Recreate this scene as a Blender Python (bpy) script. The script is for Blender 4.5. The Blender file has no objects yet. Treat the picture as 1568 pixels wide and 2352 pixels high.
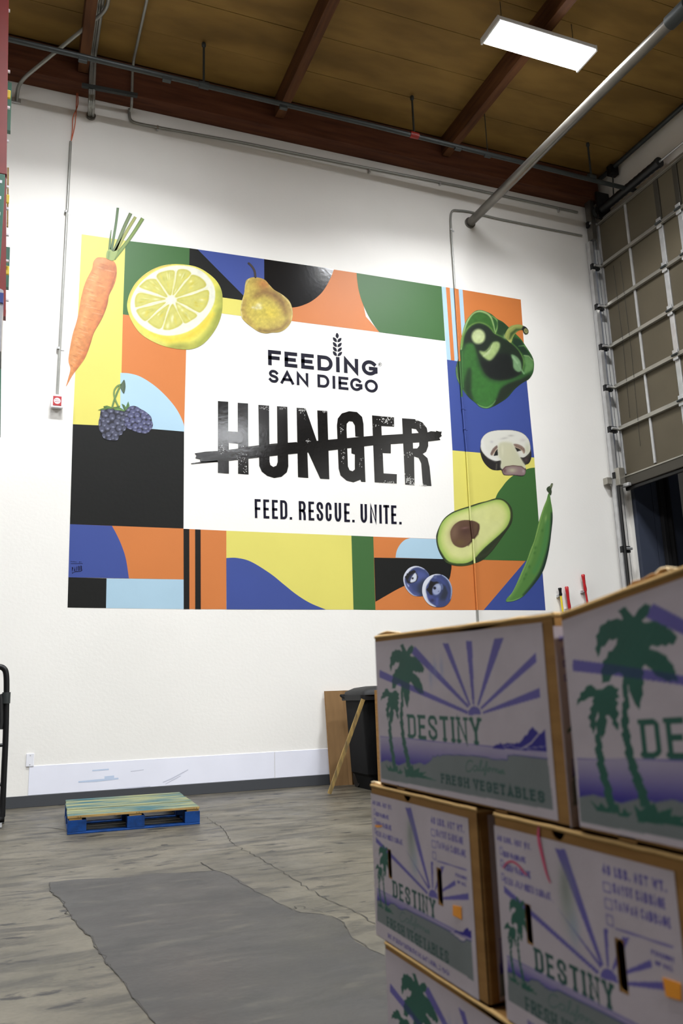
import bpy, bmesh, math, random
import numpy as np
from mathutils import Vector, Matrix, geometry
from math import pi, sin, cos, radians
random.seed(7); rng = np.random.RandomState(5)
S = bpy.context.scene
# ------------------------------------------------------------------ camera
FPX = 1917.09
YAW, PITCH, ROLL = 0.383205387, 0.214790414, -0.0338349391
CX, CY = 784.0, 1176.0
CAMH = 1.02
def _cam():
    f = np.array([sin(YAW)*cos(PITCH), cos(YAW)*cos(PITCH), sin(PITCH)])
    r0 = np.array([cos(YAW), -sin(YAW), 0]); u0 = np.cross(r0, f)
    r = r0*cos(ROLL)+u0*sin(ROLL); u = -r0*sin(ROLL)+u0*cos(ROLL)
    return np.array([r, -u, f])
CM = _cam()
cd = bpy.data.cameras.new('camera'); cam = bpy.data.objects.new('camera', cd)
S.collection.objects.link(cam); S.camera = cam
cd.sensor_fit = 'HORIZONTAL'; cd.sensor_width = 24; cd.lens = 24*FPX/1568
cam.matrix_world = Matrix(((CM[0][0], -CM[1][0], -CM[2][0], 0), (CM[0][1], -CM[1][1], -CM[2][1], 0),
                           (CM[0][2], -CM[1][2], -CM[2][2], CAMH), (0, 0, 0, 1)))
cd.clip_start = 0.02; cd.clip_end = 100
cd.dof.use_dof = True; cd.dof.focus_distance = 8.5; cd.dof.aperture_fstop = 4.5
# ------------------------------------------------------------------ world, view
w = bpy.data.worlds.new('world'); S.world = w; w.use_nodes = True
w.node_tree.nodes['Background'].inputs[0].default_value = (0.55, 0.65, 0.85, 1)
w.node_tree.nodes['Background'].inputs[1].default_value = 0.25
S.view_settings.view_transform = 'Standard'; S.view_settings.look = 'None'
S.view_settings.gamma = 1; S.view_settings.exposure = 0.0
try: S.view_settings.use_curve_mapping = False
except Exception: pass
LAMP_W = 242.0          # watts per high-bay fixture (built further down)
LAMPS = [(5.47, 6.87), (0.7, 6.87), (-4.1, 6.87), (5.47, 1.9), (0.7, 1.9), (5.67, -3.32), (0.7, -3.32), (5.47, -8.0), (0.7, -8.0)]
# ------------------------------------------------------------------ pixel -> place (wall plane etc.)
C0 = np.array([0, 0, CAMH])
def ray(x, y): return CM.T @ np.array([(x-CX)/FPX, (y-CY)/FPX, 1.0])
WY = 9.5      # back wall plane
WX = 8.35     # right wall plane
def onY(x, y, Y=WY): r = ray(x, y); return C0+r*Y/r[1]
def onX(x, y, X): r = ray(x, y); return C0+r*X/r[0]
def onZ(x, y, Z): r = ray(x, y); return C0+r*(Z-CAMH)/r[2]
# ------------------------------------------------------------------ helpers
def lin(c):
    c = np.asarray(c, float)
    return np.where(c <= 0.04045, c/12.92, ((c+0.055)/1.055)**2.4)
def srgb(r, g, b): return tuple(lin(np.array([r, g, b])/255.0))
COL = S.collection
def link(o, parent=None):
    COL.objects.link(o)
    if parent is not None: o.parent = parent
    return o
def empty(name, loc=(0, 0, 0), rz=0, label=None, cat=None, group=None, kind=None):
    o = bpy.data.objects.new(name, None); COL.objects.link(o)
    o.location = loc; o.rotation_euler = (0, 0, rz); o.empty_display_size = .1
    return tag(o, label, cat, group, kind)
def tag(o, label=None, cat=None, group=None, kind=None):
    if label: o['label'] = label
    if cat: o['category'] = cat
    if group: o['group'] = group
    if kind: o['kind'] = kind
    return o
def mesh(name, verts, faces, mat=None, parent=None, smooth=False):
    m = bpy.data.meshes.new(name); m.from_pydata([tuple(v) for v in verts], [], faces)
    if mat is not None: m.materials.append(mat)
    if smooth: m.polygons.foreach_set('use_smooth', [True]*len(m.polygons))
    m.update()
    return link(bpy.data.objects.new(name, m), parent)
class MB:
    """collects boxes, tubes and prisms into one mesh"""
    def __init__(s): s.v = []; s.f = []; s.sm = []
    def add(s, v, f, sm=False):
        n = len(s.v); s.v += [tuple(p) for p in v]; s.f += [tuple(i+n for i in q) for q in f]; s.sm += [sm]*len(f); return s
    def box(s, a, b, bev=0):
        x0, y0, z0 = (min(p, q) for p, q in zip(a, b)); x1, y1, z1 = (max(p, q) for p, q in zip(a, b))
        if bev <= 0:
            v = [(x0, y0, z0), (x1, y0, z0), (x1, y1, z0), (x0, y1, z0), (x0, y0, z1), (x1, y0, z1), (x1, y1, z1), (x0, y1, z1)]
            return s.add(v, [(0, 3, 2, 1), (4, 5, 6, 7), (0, 1, 5, 4), (1, 2, 6, 5), (2, 3, 7, 6), (3, 0, 4, 7)])
        bm = bmesh.new(); bmesh.ops.create_cube(bm, size=1)
        for v in bm.verts: v.co = Vector(((x0+x1)/2+v.co.x*(x1-x0), (y0+y1)/2+v.co.y*(y1-y0), (z0+z1)/2+v.co.z*(z1-z0)))
        bmesh.ops.bevel(bm, geom=bm.edges[:], offset=bev, segments=2, affect='EDGES', profile=.5)
        bm.verts.index_update()
        s.add([v.co[:] for v in bm.verts], [[v.index for v in f.verts] for f in bm.faces]); bm.free(); return s
    def obox(s, o, ax, ay, az):
        """box from corner o along three vectors"""
        o, ax, ay, az = (np.array(q, float) for q in (o, ax, ay, az))
        v = [o, o+ax, o+ax+ay, o+ay, o+az, o+ax+az, o+ax+ay+az, o+ay+az]
        return s.add(v, [(0, 3, 2, 1), (4, 5, 6, 7), (0, 1, 5, 4), (1, 2, 6, 5), (2, 3, 7, 6), (3, 0, 4, 7)])
    def tube(s, pts, r, n=12, cap=True, closed=False):
        P = [np.array(p, float) for p in pts]; N = len(P)
        rr = r if hasattr(r, '__len__') else [r]*N
        up = None; V = []
        for i, p in enumerate(P):
            if closed: d = P[(i+1) % N]-P[i-1]
            else: d = P[min(i+1, N-1)]-P[max(i-1, 0)]
            d = d/np.linalg.norm(d)
            if up is None:
                a = np.array([0, 0, 1.]) if abs(d[2]) < .9 else np.array([1., 0, 0]); up = np.cross(d, a)
            up = up-d*np.dot(up, d); up /= np.linalg.norm(up); q = np.cross(d, up)
            for k in range(n): t = 2*pi*k/n; V.append(p+rr[i]*(up*cos(t)+q*sin(t)))
        F = []
        for i in range(N if closed else N-1):
            j = (i+1) % N
            for k in range(n): l = (k+1) % n; F.append((i*n+k, i*n+l, j*n+l, j*n+k))
        s.add(V, F, True)
        if cap and not closed: s.add(V[:n], [tuple(range(n))[::-1]]); s.add(V[-n:], [tuple(range(n))])
        return s
    def prism(s, loops, to3, depth):
        """2-D polygon (outer + holes) filled and given depth; to3(u,v,d)->xyz"""
        vs = [Vector((p[0], p[1], 0)) for l in loops for p in l]
        tri = geometry.tessellate_polygon([[Vector((p[0], p[1], 0)) for p in l] for l in loops])
        n = len(vs)
        s.add([to3(v.x, v.y, 0) for v in vs]+[to3(v.x, v.y, depth) for v in vs],
              [t for t in tri]+[tuple(i+n for i in t[::-1]) for t in tri])
        k = 0; base = len(s.v)-2*n
        for l in loops:
            m = len(l)
            s.add([], []); 
            for i in range(m):
                j = (i+1) % m; s.f.append((base+k+i, base+k+j, base+n+k+j, base+n+k+i)); s.sm.append(False)
            k += m
        return s
    def build(s, name, mat=None, parent=None, fix=True):
        m = bpy.data.meshes.new(name); m.from_pydata(s.v, [], s.f)
        if mat is not None: m.materials.append(mat)
        m.polygons.foreach_set('use_smooth', s.sm); m.update()
        if fix:
            bm = bmesh.new(); bm.from_mesh(m); bmesh.ops.recalc_face_normals(bm, faces=bm.faces[:]); bm.to_mesh(m); bm.free()
        return link(bpy.data.objects.new(name, m), parent)
def copy_tree(o, parent=None):
    c = o.copy(); COL.objects.link(c)
    if parent is not None: c.parent = parent
    for ch in list(o.children): copy_tree(ch, c)
    return c
def bend(pts, r, n=6):
    """polyline with rounded corners"""
    P = [np.array(p, float) for p in pts]; out = [P[0]]
    for i in range(1, len(P)-1):
        a = P[i-1]-P[i]; b = P[i+1]-P[i]; la, lb = np.linalg.norm(a), np.linalg.norm(b)
        q = min(r, la*.45, lb*.45); A = P[i]+a/la*q; B = P[i]+b/lb*q
        for k in range(n+1):
            t = k/n; out.append((1-t)**2*A+2*t*(1-t)*P[i]+t*t*B)
    out.append(P[-1]); return out
# ------------------------------------------------------------------ materials
def nmat(name, col, rough=.6, metal=0, noise=0, nscale=5, col2=None, bump=0, bscale=60, stretch=(1, 1, 1), spec=.5, coat=0, detail=6, ramp=(.35, .65)):
    m = bpy.data.materials.new(name); m.use_nodes = True; nt = m.node_tree; b = nt.nodes['Principled BSDF']
    b.inputs['Base Color'].default_value = (*col, 1); b.inputs['Roughness'].default_value = rough
    b.inputs['Metallic'].default_value = metal; b.inputs['Specular IOR Level'].default_value = spec
    if coat: b.inputs['Coat Weight'].default_value = coat
    tc = nt.nodes.new('ShaderNodeTexCoord'); mp = nt.nodes.new('ShaderNodeMapping'); mp.inputs['Scale'].default_value = stretch
    nt.links.new(tc.outputs['Object'], mp.inputs['Vector'])
    if noise or col2 is not None:
        if col2 is None: col2 = tuple(c*(1-noise) for c in col)
        n = nt.nodes.new('ShaderNodeTexNoise'); n.inputs['Scale'].default_value = nscale; n.inputs['Detail'].default_value = detail
        nt.links.new(mp.outputs[0], n.inputs['Vector'])
        r = nt.nodes.new('ShaderNodeValToRGB'); r.color_ramp.elements[0].position = ramp[0]; r.color_ramp.elements[1].position = ramp[1]
        r.color_ramp.elements[0].color = (*col2, 1); r.color_ramp.elements[1].color = (*col, 1)
        nt.links.new(n.outputs['Fac'], r.inputs[0]); nt.links.new(r.outputs[0], b.inputs['Base Color'])
    if bump:
        n2 = nt.nodes.new('ShaderNodeTexNoise'); n2.inputs['Scale'].default_value = bscale; n2.inputs['Detail'].default_value = 4
        nt.links.new(mp.outputs[0], n2.inputs['Vector'])
        bp = nt.nodes.new('ShaderNodeBump'); bp.inputs['Strength'].default_value = bump; bp.inputs['Distance'].default_value = .01
        nt.links.new(n2.outputs['Fac'], bp.inputs['Height']); nt.links.new(bp.outputs[0], b.inputs['Normal'])
    return m
def mixrgb(nt, fac, a, b, mode='MIX'):
    n = nt.nodes.new('ShaderNodeMix'); n.data_type = 'RGBA'; n.blend_type = mode
    for i, v in ((0, fac), (6, a), (7, b)):
        if hasattr(v, 'is_linked') or hasattr(v, 'links'): nt.links.new(v, n.inputs[i])
        elif i == 0: n.inputs[0].default_value = v
        else: n.inputs[i].default_value = (*v, 1)
    return n.outputs[2]
def attr_mat(name, rough=.5, bump=.0, bscale=60, spec=.4):
    m = nmat(name, (1, 1, 1), rough, bump=bump, bscale=bscale, spec=spec); nt = m.node_tree
    a = nt.nodes.new('ShaderNodeAttribute'); a.attribute_name = 'paint'
    nt.links.new(a.outputs['Color'], nt.nodes['Principled BSDF'].inputs['Base Color']); return m
def slab_mat(name, c0, c1, cst, csp, spots=1., hi=None):
    m = bpy.data.materials.new(name); m.use_nodes = True; nt = m.node_tree; b = nt.nodes['Principled BSDF']; L = nt.links.new
    tc = nt.nodes.new('ShaderNodeTexCoord')
    def noise(sc, det, stretch=(1, 1, 1), rot=0, dist=0, rough=.55):
        mp = nt.nodes.new('ShaderNodeMapping'); mp.inputs['Scale'].default_value = stretch; mp.inputs['Rotation'].default_value = (0, 0, rot)
        n = nt.nodes.new('ShaderNodeTexNoise'); n.inputs['Scale'].default_value = sc; n.inputs['Detail'].default_value = det; n.inputs['Distortion'].default_value = dist
        n.inputs['Roughness'].default_value = rough
        L(tc.outputs['Object'], mp.inputs['Vector']); L(mp.outputs[0], n.inputs['Vector']); return n.outputs['Fac']
    def ramp(x, p0, p1, c0=(0, 0, 0), c1=(1, 1, 1)):
        r = nt.nodes.new('ShaderNodeValToRGB'); e = r.color_ramp.elements; e[0].position = p0; e[1].position = p1; e[0].color = (*c0, 1); e[1].color = (*c1, 1)
        L(x, r.inputs[0]); return r.outputs[0]
    base = ramp(noise(1.1, 9, (1, 1.3, 1), rough=.6), .36, .64, srgb(*c0), srgb(*c1))
    st = ramp(noise(3.4, 8, (.55, 2.0, 1), .08, .5, .65), .49, .6, (0, 0, 0), (.85,)*3)
    c = mixrgb(nt, st, base, srgb(*cst))
    if hi: c = mixrgb(nt, ramp(noise(4.5, 6, (.6, 2.4, 1), .05, .3, .6), .56, .7, (0, 0, 0), (.7,)*3), c, srgb(*hi))
    sp = ramp(noise(9, 6, (.5, 1.2, 1), .1, .4, .6), .6, .64, (0, 0, 0), (spots,)*3); c = mixrgb(nt, sp, c, srgb(*csp))
    fn = ramp(noise(55, 4, (.8, 1.2, 1)), .3, .7, (.8,)*3, (1.12,)*3); c = mixrgb(nt, .8, c, fn, 'MULTIPLY')
    L(c, b.inputs['Base Color'])
    L(ramp(noise(2.2, 5), .3, .7, (.36,)*3, (.6,)*3), b.inputs['Roughness'])
    bp = nt.nodes.new('ShaderNodeBump'); bp.inputs['Strength'].default_value = .25; bp.inputs['Distance'].default_value = .004
    L(noise(40, 5), bp.inputs['Height']); L(bp.outputs[0], b.inputs['Normal'])
    return m
def floor_mat(): return slab_mat('floor_concrete', (64, 60, 50), (92, 86, 73), (46, 43, 37), (26, 24, 22), 1.)
def wall_mat():
    m = nmat('wall_paint', srgb(238, 235, 229), .62, noise=.0, col2=srgb(233, 230, 224), nscale=.7, bump=.12, bscale=28, spec=.25)
    return m
def wood(name, c1, c2, rough=.75, stretch=(1, 12, 12), sc=2.5, bump=.2):
    return nmat(name, srgb(*c1), rough, col2=srgb(*c2), nscale=sc, stretch=stretch, bump=bump, bscale=8, spec=.2, detail=8, ramp=(.3, .7))
M = dict(
    wall=wall_mat(), wallfar=nmat('far_wall', srgb(96, 88, 78), .8, noise=.5, nscale=.6), floor=floor_mat(),
    patch=slab_mat('asphalt_patch', (36, 34, 33), (46, 44, 42), (33, 32, 31), (26, 25, 24), .4, (66, 62, 54)),
    crack=nmat('crack', srgb(45, 42, 38), .9),
    beam=wood('beam_wood', (104, 62, 40), (76, 42, 28), .7, (1, 10, 10), 1.5),
    purlin=wood('purlin_wood', (104, 66, 38), (74, 44, 26), .7, (10, 1, 10), 1.5),
    ply=nmat('ceiling_plywood', srgb(146, 114, 58), .65, col2=srgb(118, 90, 44), nscale=.9, stretch=(1, 3, 1), bump=.05, spec=.25, detail=8),
    ply2=nmat('ceiling_plywood_far', srgb(132, 102, 62), .7, col2=srgb(108, 80, 46), nscale=.9),
    black=nmat('black_plastic', srgb(24, 24, 25), .45, noise=.3, nscale=8, bump=.05),
    blackmetal=nmat('black_metal', srgb(20, 20, 22), .4, .3),
    darkpipe=nmat('dark_grey_pipe', srgb(62, 66, 66), .45, .4, noise=.2, nscale=6),
    pipe=nmat('grey_painted_pipe', srgb(122, 118, 112), .32, .75, noise=.15, nscale=5),
    emt=nmat('galvanised_conduit', srgb(158, 158, 152), .4, .45, noise=.12, nscale=10),
    steel=nmat('galvanised_track', srgb(206, 206, 206), .33, .6, noise=.15, nscale=9),
    alu=nmat('door_rail_metal', srgb(178, 174, 164), .35, .8, noise=.15, nscale=5),
    doorpanel=nmat('door_panel', srgb(92, 84, 68), .5, .1, noise=.16, nscale=1.6, spec=.3),
    doordark=nmat('door_bottom_bar', srgb(70, 66, 58), .5, .4),
    rubber=nmat('base_rubber', srgb(62, 64, 68), .5),
    plate=nmat('white_plate', srgb(232, 232, 238), .4),
    kick=nmat('wall_board', srgb(234, 235, 246), .35, noise=.03, nscale=3),
    red=nmat('red_plastic', srgb(176, 28, 34), .35),
    redpaint=nmat('rack_red_paint', srgb(140, 24, 12), .45, noise=.15, nscale=6),
    greenpaint=nmat('rack_green_paint', srgb(14, 104, 78), .4, noise=.15, nscale=6),
    yellow=nmat('yellow_plastic', srgb(226, 200, 40), .45),
    wire=nmat('orange_wire', srgb(196, 96, 60), .5),
    kraft=nmat('kraft_cardboard', srgb(160, 120, 70), .8, col2=srgb(144, 106, 60), nscale=6, stretch=(1, 1, 8), bump=.08, bscale=90, spec=.15),
    kraftedge=nmat('kraft_cut_edge', srgb(190, 156, 104), .85, noise=.1, nscale=40, spec=.1),
    card=nmat('brown_cardboard', srgb(134, 104, 70), .8, noise=.12, nscale=3, stretch=(6, 6, 1), spec=.15),
    cream=nmat('torn_paper', srgb(228, 205, 165), .85, noise=.1, nscale=20, spec=.1),
    orange=nmat('orange_sticker', srgb(250, 160, 30), .5, noise=.06, nscale=60),
    pink=nmat('pink_marker', srgb(200, 60, 105), .5),
    ink=nmat('sticker_ink', srgb(120, 80, 20), .6),
    deck=nmat('pallet_deck_worn', srgb(124, 126, 92), .75, col2=srgb(40, 82, 92), nscale=2.2, stretch=(1, 4, 4), bump=.3, bscale=14, spec=.2, detail=8, ramp=(.34, .6)),
    deckedge=nmat('pallet_raw_wood', srgb(186, 156, 98), .8, col2=srgb(150, 120, 74), nscale=5, stretch=(1, 8, 8), bump=.2, spec=.15),
    blue=nmat('pallet_blue_paint', srgb(12, 66, 136), .6, col2=srgb(10, 44, 88), nscale=9, bump=.15, bscale=30, spec=.3, ramp=(.3, .55)),
    rawwood=nmat('stick_wood', srgb(168, 140, 82), .7, col2=srgb(112, 96, 66), nscale=5, stretch=(6, 6, 1.2), bump=.15, spec=.2),
    bin=nmat('bin_plastic', srgb(13, 13, 14), .75, spec=.2, noise=.25, nscale=6, bump=.08, bscale=40),
    binlid=nmat('bin_lid_plastic', srgb(34, 34, 35), .6, spec=.25, noise=.2, nscale=7, bump=.1, bscale=20),
    dockdark=nmat('dock_panel_dark', srgb(58, 64, 80), .6, noise=.15, nscale=2),
    docklight=nmat('dock_panel_light', srgb(160, 160, 174), .5, noise=.1, nscale=2),
    wrap=nmat('stretch_wrap', srgb(170, 170, 176), .3, noise=.3, nscale=9),
    white=nmat('fixture_white', srgb(225, 225, 225), .4),
    outer=nmat('dock_black', srgb(14, 14, 17), .8),
)
def emat(name, col, st):
    m = bpy.data.materials.new(name); m.use_nodes = True; b = m.node_tree.nodes['Principled BSDF']
    b.inputs['Base Color'].default_value = (.9, .9, .9, 1); b.inputs['Emission Color'].default_value = (*col, 1); b.inputs['Emission Strength'].default_value = st
    return m
M['lens'] = emat('lamp_lens', (.95, .97, 1), 58)
# ------------------------------------------------------------------ room shell
RX0, RY0, ZC = -12.0, -14.0, 8.82
BB = .3
o = MB().box((RX0-BB, RY0-BB, -.3), (13, WY+BB, 0)).build('floor', M['floor']); tag(o, kind='structure')
o = MB().box((RX0-BB, WY, 0), (WX+1.2, WY+BB, 9.4)).build('wall_back', M['wall']); tag(o, kind='structure')
o = MB().box((RX0-BB, RY0-BB, 0), (RX0, WY, 9.4)).build('wall_left', M['wallfar']); tag(o, kind='structure')
o = MB().box((RX0, RY0-BB, 0), (WX+BB, RY0, 9.4)).build('wall_front', M['wallfar']); tag(o, kind='structure')
DY0, DY1, DZ = 4.2, 9.42, 7.75          # dock door opening
o = MB().prism([[(RY0, 0), (WY, 0), (WY, 9.4), (RY0, 9.4)], [(DY0, .02), (DY0, DZ), (DY1, DZ), (DY1, .02)]],
               lambda u, v, d: (WX+d, u, v), BB).build('wall_right', M['wall']); tag(o, kind='structure')
# floor slab patch and cracks
patch_px = [(112, 2028), (115, 2048), (135, 2064), (152, 2085), (166, 2110), (184, 2131), (208, 2152), (227, 2183), (247, 2217), (262, 2232),
            (281, 2252), (304, 2292), (330, 2322), (356, 2351), (400, 2420), (470, 2520), (1500, 2700), (1300, 2420), (1000, 2260),
            (884, 2197), (850, 2182), (815, 2163), (795, 2135), (780.7, 2113), (735, 2100), (689, 2097), (668, 2090), (648.7, 2079.6), (612, 2060), (574, 2039),
            (545, 2018), (516.6, 2006), (494, 2000), (450, 2003), (402, 2006), (360, 2007), (338.7, 2008), (310, 2013), (275.5, 2016.5), (230, 2018), (170, 2021), (112, 2028)][:-1]
pp = [onZ(x, y, 0)[:2] for x, y in patch_px]
fl = MB().prism([pp], lambda u, v, d: (u, v, .0025-d), .006).build('floor_patch', M['patch'], bpy.data.objects['floor'])
tag(fl, 'dark grey repair patch let into the paler concrete floor')
def crack(pxs, wd, name='floor_crack'):
    P = [onZ(x, y, 0)[:2] for x, y in pxs]; P2 = []
    for a, b in zip(P[:-1], P[1:]):
        n = max(2, int(np.linalg.norm(b-a)/.05))
        for k in range(n):
            q = a+(b-a)*k/n; P2.append(q+rng.normal(0, .006, 2))
    P2.append(P[-1]); L = []; R = []
    for i, q in enumerate(P2):
        d = P2[min(i+1, len(P2)-1)]-P2[max(i-1, 0)]; d /= np.linalg.norm(d)+1e-9; n = np.array([-d[1], d[0]])
        ww = wd*(.4+rng.rand()); L.append(q+n*ww); R.append(q-n*ww)
    V = [(p[0], p[1], .0032) for p in L]+[(p[0], p[1], .0032) for p in R]; n = len(L)
    return mesh(name, V, [(i+1, i, n+i, n+i+1) for i in range(n-1)], M['crack'], bpy.data.objects['floor'])
crack([(471, 1876), (505, 1898), (519.5, 1913), (524, 1926), (539.6, 1942), (570, 1957), (603, 1976), (650, 2003), (689, 2028), (720, 2048), (746, 2062), (790, 2084), (827, 2103), (862, 2122)], .0022)
crack([(463, 1982), (495, 2001), (516, 2006), (574, 2040), (612, 2061), (648, 2080), (689, 2097)], .003)
crack([(112, 2028), (115, 2048), (135, 2064), (152, 2085), (166, 2110), (184, 2131), (208, 2152), (227, 2183), (247, 2217)], .0035)
crack([(247, 2217), (281, 2252), (304, 2292), (356, 2351)], .0015)
crack([(689, 2097), (735, 2100), (780, 2113), (795, 2135), (815, 2163), (884, 2197)], .0022)
crack([(0, 1906), (25, 1903), (70, 1900), (120, 1902), (150, 1907)], .004, 'floor_joint')
crack([(455, 1866), (520, 1861), (600, 1856), (700, 1852), (860, 1846)], .003, 'floor_joint')
crack([(275, 2016), (338, 2008), (402, 2006), (494, 2000), (560, 1993), (600, 1989)], .002, 'floor_joint')
crack([(672, 2090), (680, 2083), (697, 2082), (703, 2088), (722, 2090), (741, 2096)], .0018)
# skirting along the back wall
o = MB().box((RX0, WY-.014, 0), (WX-.3, WY, .115), .003).build('baseboard_back', M['rubber']); tag(o, kind='structure')
# ceiling: deck panels between purlins
o = MB().box((RX0-BB, RY0-BB, ZC+.03), (WX+BB, WY+BB, ZC+.2)).build('ceiling', M['ply2']); tag(o, kind='structure')
ceil = o
PURX = [-4.47, -1.97, .53, 3.03, 5.53]
pmesh = None
rows = [9.25-.6*k for k in range(13)]
for i in range(-1, len(PURX)):
    xa = (PURX[i] if i >= 0 else -6.97); xb = PURX[i+1] if i+1 < len(PURX) else WX
    if xb-xa < .1: continue
    for y in rows:
        dz = rng.normal(0, .0025)
        MB().box((xa+.006, y-.594, ZC+dz), (xb-.006, y, ZC+.03), .004).build('plywood_panel', M['ply'], ceil)
MB().box((RX0, RY0, ZC), (-6.98, WY, ZC+.03)).build('ceiling_deck', M['ply2'], ceil)
MB().box((-6.97, RY0, ZC), (WX, rows[-1]-.6, ZC+.03)).build('ceiling_deck', M['ply2'], ceil)
for i, x in enumerate([-9.47, -6.97]+PURX):
    o = MB().box((x-.06, RY0, ZC-.3), (x+.06, WY-.25, ZC), .006).build('trim_%d' % (i+2), M['purlin']); tag(o, kind='structure')
# ledger beam on the back wall (slightly lower towards the right, like the photograph)
bL, bR = onY(22, 174), onY(1319, 482)
zb = (bL[2]+bR[2])/2
o = MB().add([], []); o.box((RX0, WY-.24, zb), (WX-.12, WY, ZC-.0), .01)
o = o.build('trim_1', M['beam']); tag(o, kind='structure')
# ------------------------------------------------------------------ high-bay lamps
def make_lamp(x, y, label=None, group=None):
    z = 8.35; r = empty('high_bay_lamp', (x, y, z), 0, label, 'lamp', group)
    W, D = .66, .19
    MB().box((-W, -D, .015), (W, D, .07), .01).build('housing', M['white'], r)
    MB().box((-W+.02, -D+.02, 0), (W-.02, D-.02, .014)).build('diffuser', M['lens'], r)
    for sx in (-1, 1):
        MB().tube([(sx*.5, 0, .07), (sx*.5, 0, ZC-z)], .004, 6).build('hanger_cable', M['darkpipe'], r)
        MB().box((sx*(W+.012)-.012, -D, -.01), (sx*(W+.012)+.012, D, .07), .004).build('end_cap', M['white'], r)
    ld = bpy.data.lights.new('lamp_light', 'AREA'); ld.shape = 'RECTANGLE'; ld.size = 1.28; ld.size_y = .34
    ld.energy = LAMP_W; ld.color = (.94, .97, 1); ld.spread = radians(140)
    lo = bpy.data.objects.new('lamp_light', ld); link(lo, r); lo.location = (0, 0, -.012)
    return r
for i, (x, y) in enumerate(LAMPS):
    if i == 0: make_lamp(x, y, 'glaring rectangular high bay lamp hanging under the plywood ceiling')
    elif i == 1: make_lamp(x, y, 'high bay lamp just above the top left edge of the picture')
    else: make_lamp(x, y, 'rectangular high bay lamp hung out of view above and behind the viewer', 'high bay lamps out of the picture')
# ------------------------------------------------------------------ 2-D painter for flat painted / printed work
def cat(pts, n=6, closed=True):
    P = np.array(pts, float); N = len(P); out = []
    for i in range(N if closed else N-1):
        if closed: a, b, c, d = P[i-1], P[i], P[(i+1) % N], P[(i+2) % N]
        else: a, b, c, d = P[max(i-1, 0)], P[i], P[i+1], P[min(i+2, N-1)]
        for k in range(n):
            t = k/n; out.append(.5*((2*b)+(c-a)*t+(2*a-5*b+4*c-d)*t*t+(3*b-3*c+d-a)*t**3))
    if not closed: out.append(P[-1])
    return np.array(out)
def gauss(a, s):
    if s < .3: return a
    r = int(3*s+1); k = np.exp(-np.arange(-r, r+1)**2/(2*s*s)); k /= k.sum()
    for ax in (0, 1):
        p = [(0, 0), (0, 0)]; p[ax] = (r, r); b = np.pad(a, p, mode='edge'); o = np.zeros_like(a)
        for i, kk in enumerate(k):
            o += kk*(b[i:i+a.shape[0]] if ax == 0 else b[:, i:i+a.shape[1]])
        a = o
    return a
def vnoise(h, w, cell, seed=0):
    r = np.random.RandomState(seed); gh, gw = int(h/cell)+3, int(w/cell)+3; g = r.rand(gh, gw)
    y = np.arange(h)/cell; x = np.arange(w)/cell; yi = y.astype(int); xi = x.astype(int)
    fy = (y-yi)[:, None]; fx = (x-xi)[None]; fy = fy*fy*(3-2*fy); fx = fx*fx*(3-2*fx)
    a = g[yi][:, xi]; b = g[yi][:, xi+1]; c = g[yi+1][:, xi]; d = g[yi+1][:, xi+1]
    return (a*(1-fx)+b*fx)*(1-fy)+(c*(1-fx)+d*fx)*fy
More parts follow.
